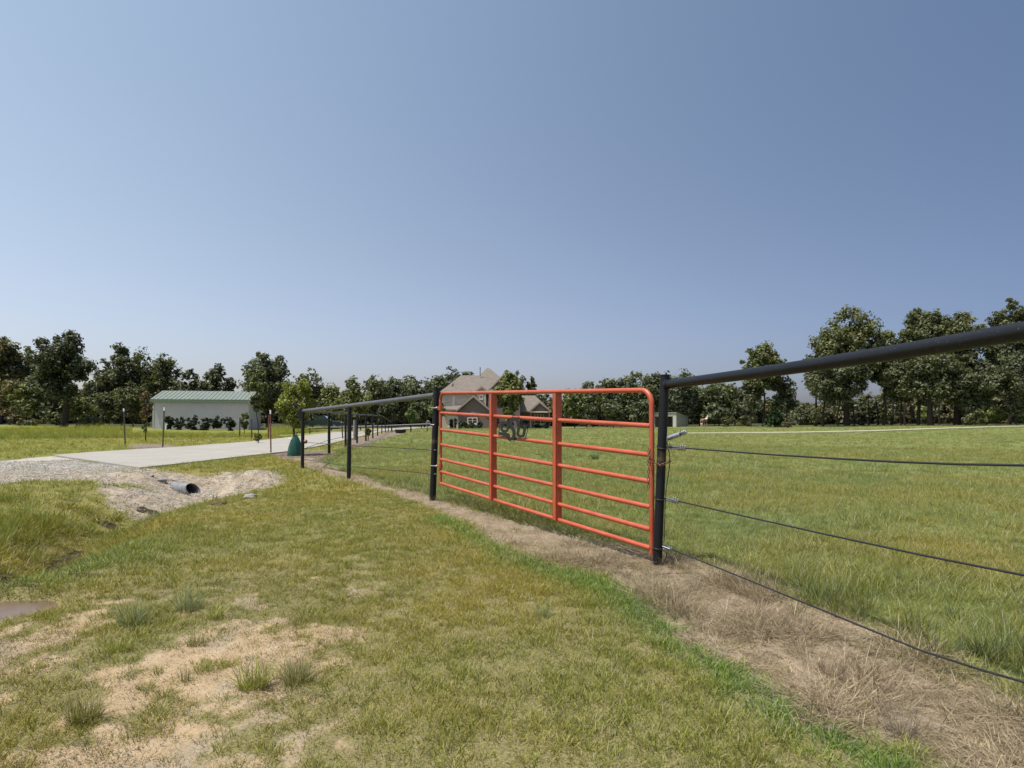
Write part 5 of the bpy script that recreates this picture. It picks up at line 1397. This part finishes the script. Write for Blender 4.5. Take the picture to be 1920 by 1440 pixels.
def scatter(name, label, cat, pts, scl, tint, protos, up=0.0, seed=0):
    """pts (N,3) -> ONE object whose node tree places the tuft shapes on its points"""
    n = len(pts); rng = np.random.default_rng(seed)
    me = bpy.data.meshes.new(name)
    me.vertices.add(n); me.vertices.foreach_set("co", np.ascontiguousarray(pts, dtype=np.float32).ravel())
    at = me.attributes.new("scl", 'FLOAT', 'POINT'); at.data.foreach_set("value", scl.astype(np.float32))
    rot = np.stack([rng.normal(size=n) * .12, rng.normal(size=n) * .12, rng.random(n) * 6.283], -1).astype(np.float32)
    at = me.attributes.new("rot", 'FLOAT_VECTOR', 'POINT'); at.data.foreach_set("vector", rot.ravel())
    at = me.attributes.new("pick", 'INT', 'POINT'); at.data.foreach_set("value", rng.integers(0, len(protos), n).astype(np.int32))
    at = me.attributes.new("tint", 'FLOAT_COLOR', 'POINT'); at.data.foreach_set("color", np.concatenate([tint, np.ones((n, 1))], 1).astype(np.float32).ravel())
    me.materials.append(M_BLADE)
    o = bpy.data.objects.new(name, me); COL.objects.link(o); tag(o, label, cat, kind='stuff')
    ng = bpy.data.node_groups.new(name + "_nodes", 'GeometryNodeTree')
    ng.interface.new_socket("Geometry", in_out='INPUT', socket_type='NodeSocketGeometry'); ng.interface.new_socket("Geometry", in_out='OUTPUT', socket_type='NodeSocketGeometry')
    N = ng.nodes; gi = N.new('NodeGroupInput'); go = N.new('NodeGroupOutput')
    iop = N.new('GeometryNodeInstanceOnPoints'); g2i = N.new('GeometryNodeGeometryToInstance')
    for p in reversed(protos):
        oi = N.new('GeometryNodeObjectInfo'); oi.inputs['Object'].default_value = p; oi.inputs['As Instance'].default_value = False
        ng.links.new(oi.outputs['Geometry'], g2i.inputs[0])
    ng.links.new(gi.outputs[0], iop.inputs['Points']); ng.links.new(g2i.outputs[0], iop.inputs['Instance'])
    iop.inputs['Pick Instance'].default_value = True
    def attr(nm, typ):
        a = N.new('GeometryNodeInputNamedAttribute'); a.data_type = typ; a.inputs['Name'].default_value = nm
        return next(s for s in a.outputs if s.enabled and s.name == 'Attribute')
    ng.links.new(attr('pick', 'INT'), iop.inputs['Instance Index'])
    e2r = N.new('FunctionNodeEulerToRotation'); ng.links.new(attr('rot', 'FLOAT_VECTOR'), e2r.inputs[0]); ng.links.new(e2r.outputs[0], iop.inputs['Rotation'])
    ng.links.new(attr('scl', 'FLOAT'), iop.inputs['Scale'])
    ng.links.new(iop.outputs[0], go.inputs[0])
    md = o.modifiers.new("scatter", 'NODES'); md.node_group = ng
    return o
def sample(rng, n, r0, r1, a=47):
    th = np.radians(rng.uniform(-a, a, n)); r = np.sqrt(rng.uniform(r0 * r0, r1 * r1, n))
    return r * np.sin(th), r * np.cos(th), r
def ztop(x, y):
    m = masks(x, y); return h(x, y), m

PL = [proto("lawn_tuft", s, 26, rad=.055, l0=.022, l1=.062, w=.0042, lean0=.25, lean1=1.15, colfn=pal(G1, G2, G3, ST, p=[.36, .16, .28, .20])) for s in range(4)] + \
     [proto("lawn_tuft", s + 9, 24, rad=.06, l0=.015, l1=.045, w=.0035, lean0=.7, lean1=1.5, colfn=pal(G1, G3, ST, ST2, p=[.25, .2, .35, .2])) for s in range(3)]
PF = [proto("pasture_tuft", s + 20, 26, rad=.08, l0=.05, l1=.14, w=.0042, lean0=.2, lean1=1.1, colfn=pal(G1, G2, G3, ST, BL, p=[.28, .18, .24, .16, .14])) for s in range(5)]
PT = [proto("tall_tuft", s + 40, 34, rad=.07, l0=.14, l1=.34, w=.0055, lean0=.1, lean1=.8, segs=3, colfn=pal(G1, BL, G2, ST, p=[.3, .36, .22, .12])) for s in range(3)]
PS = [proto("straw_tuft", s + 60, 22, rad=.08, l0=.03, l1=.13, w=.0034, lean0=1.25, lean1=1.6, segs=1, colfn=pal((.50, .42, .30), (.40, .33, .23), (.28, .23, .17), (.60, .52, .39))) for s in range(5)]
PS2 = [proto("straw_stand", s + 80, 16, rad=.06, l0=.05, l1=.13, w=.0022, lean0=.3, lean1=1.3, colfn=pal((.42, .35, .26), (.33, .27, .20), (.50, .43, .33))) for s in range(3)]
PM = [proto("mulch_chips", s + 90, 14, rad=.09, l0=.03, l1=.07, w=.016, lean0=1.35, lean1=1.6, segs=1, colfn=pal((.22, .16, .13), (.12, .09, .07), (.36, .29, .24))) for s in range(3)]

def tints(rng, x, y, warm=1.0, far=False):
    n = len(x)
    a = fbm(x, y, .45, 3, 5); b = fbm(x, y, 1.7, 3, 6)
    t = np.stack([.98 + .4 * (a - .5) + .4 * (b - .5), 1.0 + .15 * (b - .5), .95 + .3 * (.5 - a)], -1)
    return np.clip(t * rng.uniform(.85, 1.15, (n, 1)), .4, 1.8)

def lawn():
    rng = np.random.default_rng(1); X, Y, S = [], [], []
    for n, r0, r1, sc in ((34000, 1.3, 4.5, .70), (62000, 4.5, 10, .85), (34000, 10, 22, 1.7), (26000, 22, 48, 2.6)):
        x, y, r = sample(rng, n, r0, r1); m = masks(x, y)
        bare = np.maximum.reduce([m['sand'] * .93, m['strip'] * .985, m['grav'] * .985, m['mulch'], m['conc'], m['mud'], m['pud']])
        pat = .46 + .54 * ss(.5 * fbm(x, y, 1.3, 3, 2) + .5 * fbm(x, y, 6.5, 2, 4), .40, .58)
        k = (rng.random(n) < (1 - bare) * pat) & (m['field'] < .5)
        x, y = x[k], y[k]
        X.append(x); Y.append(y); S.append(sc * rng.uniform(.65, 1.35, len(x)) * (1 - .3 * m['sand'][k]))
    x, y, s = map(np.concatenate, (X, Y, S))
    # longer at the kerb of the straw strip (unmown edge) and along the ditch
    d = sdf(x, y, STRIP); edge = np.exp(-((d + .12) / .16) ** 2) * (y < 7)
    dd = seg_dist(x, y, DITCH)
    s = s * (1 + .35 * edge + .45 * np.exp(-((dd - .5) / .5) ** 2) * (y > 4) * (y < 11))
    t = tints(rng, x, y)
    t *= (1 - .0 * edge)[:, None]; t[:, 0] *= 1 - .32 * edge
    lu = masks(x, y)['lush']; t *= (1 + .12 * lu)[:, None]
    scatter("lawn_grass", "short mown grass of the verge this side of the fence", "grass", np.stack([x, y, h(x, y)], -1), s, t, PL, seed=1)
lawn()
PATHZ = FA + [(x * 1.04, y * 1.04) for x, y in FA][::-1]
def pasture():
    rng = np.random.default_rng(2); X, Y, S = [], [], []
    for n, r0, r1, sc in ((26000, 1.8, 7, .62), (36000, 7, 15, .8), (26000, 15, 30, 1.05), (17000, 30, 55, 1.25), (15000, 55, 92, 1.5)):
        x, y, r = sample(rng, n, r0, r1); m = masks(x, y)
        bare = np.maximum.reduce([m['strip'] * .97, m['mulch'], m['conc']])
        k = (rng.random(n) < (1 - bare) * (.75 + .25 * ss(fbm(x, y, 1.8, 3, 1), .35, .6))) & (m['field'] > .5) & (m['wood'] < .5) & (sdf(x, y, PATHZ) < .3)
        x, y = x[k], y[k]; X.append(x); Y.append(y)
        S.append(sc * rng.uniform(.6, 1.4, len(x)) * (.85 + .35 * ss(fbm(x, y, 1.5, 2, 7), .4, .7)))
    x, y, s = map(np.concatenate, (X, Y, S))
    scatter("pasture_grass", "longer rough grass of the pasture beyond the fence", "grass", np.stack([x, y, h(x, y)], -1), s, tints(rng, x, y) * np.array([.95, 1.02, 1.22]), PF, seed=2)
pasture()
def tall():
    rng = np.random.default_rng(3); X, Y, S = [], [], []
    # clumpy blue-green growth along the fence at the right
    x, y, r = sample(rng, 26000, 1.6, 7.0); d = sdf(x, y, STRIP); m = masks(x, y)
    fx = np.clip((x - 1.1) / 1.2, 0, 1)
    k = (m['field'] > .5) & (x > 1.3) & (rng.random(len(x)) < .16 * np.exp(-((d + .30) / .24) ** 2) * (.15 + ss(fbm(x, y, 2.2, 3, 2), .40, .6)) * (.25 + .75 * (y < 4.2)))
    X.append(x[k]); Y.append(y[k]); S.append(rng.uniform(.35, .8, k.sum()))
    # rank grass on the ditch mound at the left and sparse elsewhere
    x, y, r = sample(rng, 16000, 5, 11.5); m = masks(x, y)
    k = (x < -4.6) & (m['field'] < .5) & (rng.random(len(x)) < .5 * (1 - np.maximum(m['grav'], m['conc'])) * ss(fbm(x, y, .9, 2, 3), .35, .6) * ss(-x - .45 * y, .8, 2.2) * (1 - np.maximum(m['mud'], m['pud'])) * ss(seg_dist(x, y, DITCH), .15, .5))
    X.append(x[k]); Y.append(y[k]); S.append(rng.uniform(.4, .95, k.sum()))
    # unmown band in front of the left wood
    x, y, r = sample(rng, 14000, 44, 66); 
    k = (x < -.30 * y) & (x > -1.15 * y) & (rng.random(len(x)) < .9) & (sdf(x, y, CONCRETE) < -2) & ~((x > -.66 * y) & (x < -.42 * y) & (y > 47))
    X.append(x[k]); Y.append(y[k]); S.append(rng.uniform(1.6, 2.6, k.sum()) * (.55 + .45 * ss(y[k], 48, 54)))
    x, y, s = map(np.concatenate, (X, Y, S))
    t = tints(rng, x, y); f = (y > 40)[:, None]; g = (x > 1)[:, None] & (y < 8)[:, None]
    t = np.where(f, t * np.array([1.45, 1.35, .8]), np.where(g, t * np.array([.95, 1.0, 1.15]), t * np.array([1.15, 1.15, .8])))
    scatter("rank_grass", "tall rank grass along the fence line, ditch and wood edge", "grass", np.stack([x, y, h(x, y)], -1), s, t, PT, seed=3)
tall()
def straw():
    rng = np.random.default_rng(5)
    x, y, r = sample(rng, 60000, 1.5, 5.5); x2, y2, _ = sample(rng, 40000, 5.5, 16)
    x = np.concatenate([x, x2]); y = np.concatenate([y, y2]); m = masks(x, y)
    k = rng.random(len(x)) < m['strip'] * .97 * np.where(y < 4, 1.0, .95) + .03 * (m['sand'] > .3) * 0 + .05 * m['grav'] * (sdf(x, y, GRAVEL2) > -.2) * 1.5
    x, y = x[k], y[k]; n = len(x)
    a = fbm(x, y, 1.2, 3, 3)
    t = np.stack([.8 + .6 * (a - .3)] * 3, -1) * rng.uniform(.8, 1.15, (n, 1)) * np.array([1.04, 1.0, .95])
    clump = ss(fbm(x, y, 3.1, 3, 1), .5, .68)
    s = rng.uniform(.6, 1.2, n) * (1 + .4 * clump)
    z = h(x, y) + .02 * clump * rng.random(n)
    stand = rng.random(n) < .02 + .13 * clump
    scatter("dry_straw", "matted dead grass and straw on the sprayed strip under the fence", "dead grass", np.stack([x, y, z], -1)[~stand], s[~stand], t[~stand], PS, seed=5)
    scatter("dead_stubble", "standing dead stubble in the sprayed strip under the fence", "dead grass", np.stack([x, y, z], -1)[stand], s[stand], t[stand] * .9, PS2, seed=6)
    x, y, r = sample(rng, 60000, 11, 30); m = masks(x, y); k = rng.random(len(x)) < m['mulch'] * .8 * (r / 30 + .2)
    x, y = x[k], y[k]
    scatter("wood_mulch", "brown wood chip mulch round the fence corner and saplings", "mulch", np.stack([x, y, h(x, y)], -1), rng.uniform(.7, 1.5, len(x)), np.ones((len(x), 3)) * rng.uniform(.8, 1.2, (len(x), 1)), PM, seed=7)
straw()
# small litter over the bare sand: dry chaff and seedlings
def litter():
    rng = np.random.default_rng(8)
    PC = [proto("chaff", s + 120, 12, rad=.07, l0=.006, l1=.024, w=.0030, lean0=1.3, lean1=1.6, segs=1, colfn=pal((.18, .15, .11), (.30, .25, .18), (.10, .085, .06), (.13, .14, .05))) for s in range(4)]
    x, y, r = sample(rng, 80000, 1.3, 8); m = masks(x, y)
    k = rng.random(len(x)) < np.clip(.10 * (m['field'] < .5) * (m['strip'] < .5) + m['sand'] * 1.1, 0, 1) * (.18 + .8 * ss(fbm(x, y, 2.0, 3, 7), .42, .6)) * (m['pud'] < .2)
    x, y = x[k], y[k]
    scatter("dry_chaff", "grey and brown dry litter lying on the bare sandy soil", "plant litter", np.stack([x, y, h(x, y) + .006], -1), rng.uniform(.6, 1.3, len(x)), np.ones((len(x), 3)) * rng.uniform(.75, 1.2, (len(x), 1)), PC, seed=8)
litter()
def gravel():
    rng = np.random.default_rng(9); M_ST = leaf_material("gravel_stones", 0.0, True)
    ps = []
    ico = [(0, 0, 1), (.89, 0, .45), (.28, .85, .45), (-.72, .53, .45), (-.72, -.53, .45), (.28, -.85, .45), (.72, .53, -.45), (-.28, .85, -.45), (-.89, 0, -.45), (-.28, -.85, -.45), (.72, -.53, -.45), (0, 0, -1)]
    fc = [(0, 1, 2), (0, 2, 3), (0, 3, 4), (0, 4, 5), (0, 5, 1), (1, 6, 2), (2, 7, 3), (3, 8, 4), (4, 9, 5), (5, 10, 1), (2, 6, 7), (3, 7, 8), (4, 8, 9), (5, 9, 10), (1, 10, 6), (6, 11, 7), (7, 11, 8), (8, 11, 9), (9, 11, 10), (10, 11, 6)]
    for k in range(4):
        C_, Q_, K_ = [], [], []
        for j in range(9):
            v = np.array(ico) * rng.uniform(.7, 1.3, (12, 1)) * np.array([1, rng.uniform(.6, 1), rng.uniform(.4, .7)]) * rng.uniform(.004, .014) + np.array([rng.uniform(-.09, .09), rng.uniform(-.09, .09), .004])
            C_.append(v); Q_.append(np.array(fc) + 12 * j); K_.append(np.tile(np.array([.43, .41, .38]) * rng.uniform(.65, 1.3) * np.array([rng.uniform(.95, 1.1), 1, .97]), (12, 1)))
        me = mesh_np("stones", np.vstack(C_), np.vstack(Q_), M_ST, {"col": np.vstack(K_)}); ps.append(bpy.data.objects.new("stones", me))
    x, y, r = sample(rng, 60000, 8, 22); m = masks(x, y); k = (rng.random(len(x)) < m['grav'] * .6 * (1 - m['conc']))
    x, y = x[k], y[k]
    scatter("gravel", "grey crushed stone of the road shoulder and ditch", "gravel", np.stack([x, y, h(x, y)], -1), rng.uniform(.6, 1.5, len(x)), np.ones((len(x), 3)), ps, seed=9)
gravel()
# weeds and tufts one can point at
def tuft(px, py, R, Hh, label, cols, seed, n=150, name="grass_tuft", w=.0035, l0=.5, lean1=.9, cat="grass tuft", group="grass tufts on the bare ground"):
    x, y = gp(px, py); z = H(x, y)
    rng = np.random.default_rng(seed)
    co, q, c = blades(rng, n, R * .45, Hh * l0, Hh, w, .05, lean1, 3, pal(*cols))
    me = mesh_np(name, co, q, M_LEAF, {"col": c}); o = link_mesh(name, me, None, (x, y, z)); tag(o, label, cat, group); return o
YG = ((.35, .37, .07), (.27, .30, .06), (.40, .38, .15)); DG = ((.24, .25, .09), (.28, .27, .12), (.36, .31, .18)); BG = ((.27, .30, .16), (.33, .35, .20), (.22, .25, .11))
tuft(475, 1293, .12, .17, "bright green tuft on bare sand, left of the bushier one", YG, 1, 170)
tuft(560, 1282, .12, .14, "dull green bushy tuft on bare soil near the lawn edge", DG, 2, 220)
tuft(158, 1350, .11, .12, "dark round tuft nearest the lower left corner", DG, 3, 260)
tuft(250, 1170, .15, .20, "pale blue green wispy tuft above the bare patch", BG, 4, 170)
tuft(355, 1145, .14, .19, "spreading green tuft right of the wispy one", BG, 5, 190)
tuft(405, 1160, .09, .12, "small bright tuft beside the spreading green tuft", YG, 6, 100)
tuft(220, 1222, .10, .08, "low leafy green weed at the upper edge of the bare patch", YG, 7, 130)
tuft(370, 1210, .10, .09, "low sparse tuft in the middle of the bare ground", DG, 8, 90)
tuft(110, 1330, .07, .06, "tiny weed left of the dark round tuft", DG, 9, 50)
tuft(60, 1258, .09, .06, "flat weed in the sand near the left edge", YG, 10, 80)
tuft(295, 1265, .05, .08, "thin spindly seedling on open sand", DG, 11, 24)
tuft(350, 1275, .05, .07, "second thin seedling right of the spindly one", DG, 12, 26)
tuft(250, 1390, .06, .07, "sparse weed at the bottom of the bare patch", DG, 13, 40)
tuft(1020, 1080 + 78, .10, .10, "blue green tuft in the middle of the lawn", BG, 14, 90, group="odd tufts in the lawn")
tuft(1690, 1385, .10, .16, "grey dead weed standing in the straw at lower right", ((.24, .20, .17), (.30, .25, .20)), 15, 90, name="dead_weed", w=.002, cat="dead weed", group="dead weeds in the straw")
tuft(1300, 1105, .09, .12, "grey dead weed in the straw right of the latch post", ((.24, .20, .17), (.30, .25, .20)), 16, 80, name="dead_weed", w=.002, cat="dead weed", group="dead weeds in the straw")
tuft(1560, 1268, .12, .10, "heap of dead grass in the straw strip below the lowest cable", ((.26, .20, .14), (.34, .27, .2), (.16, .12, .09)), 17, 200, name="dead_weed", w=.0028, lean1=1.5, cat="dead weed", group="dead weeds in the straw")
tuft(1115, 862, .22, .28, "broad leaved weed in the pasture behind the gate's right panel", ((.12, .18, .06), (.10, .16, .05)), 18, 60, name="pasture_weed", w=.02, cat="weed", group="weeds in the pasture")
tuft(772, 832, .12, .42, "lone thin stalk in the pasture left of the hinge post", ((.07, .10, .04),), 19, 8, name="pasture_weed", w=.014, cat="weed", group="weeds in the pasture", lean1=.25, l0=.7)
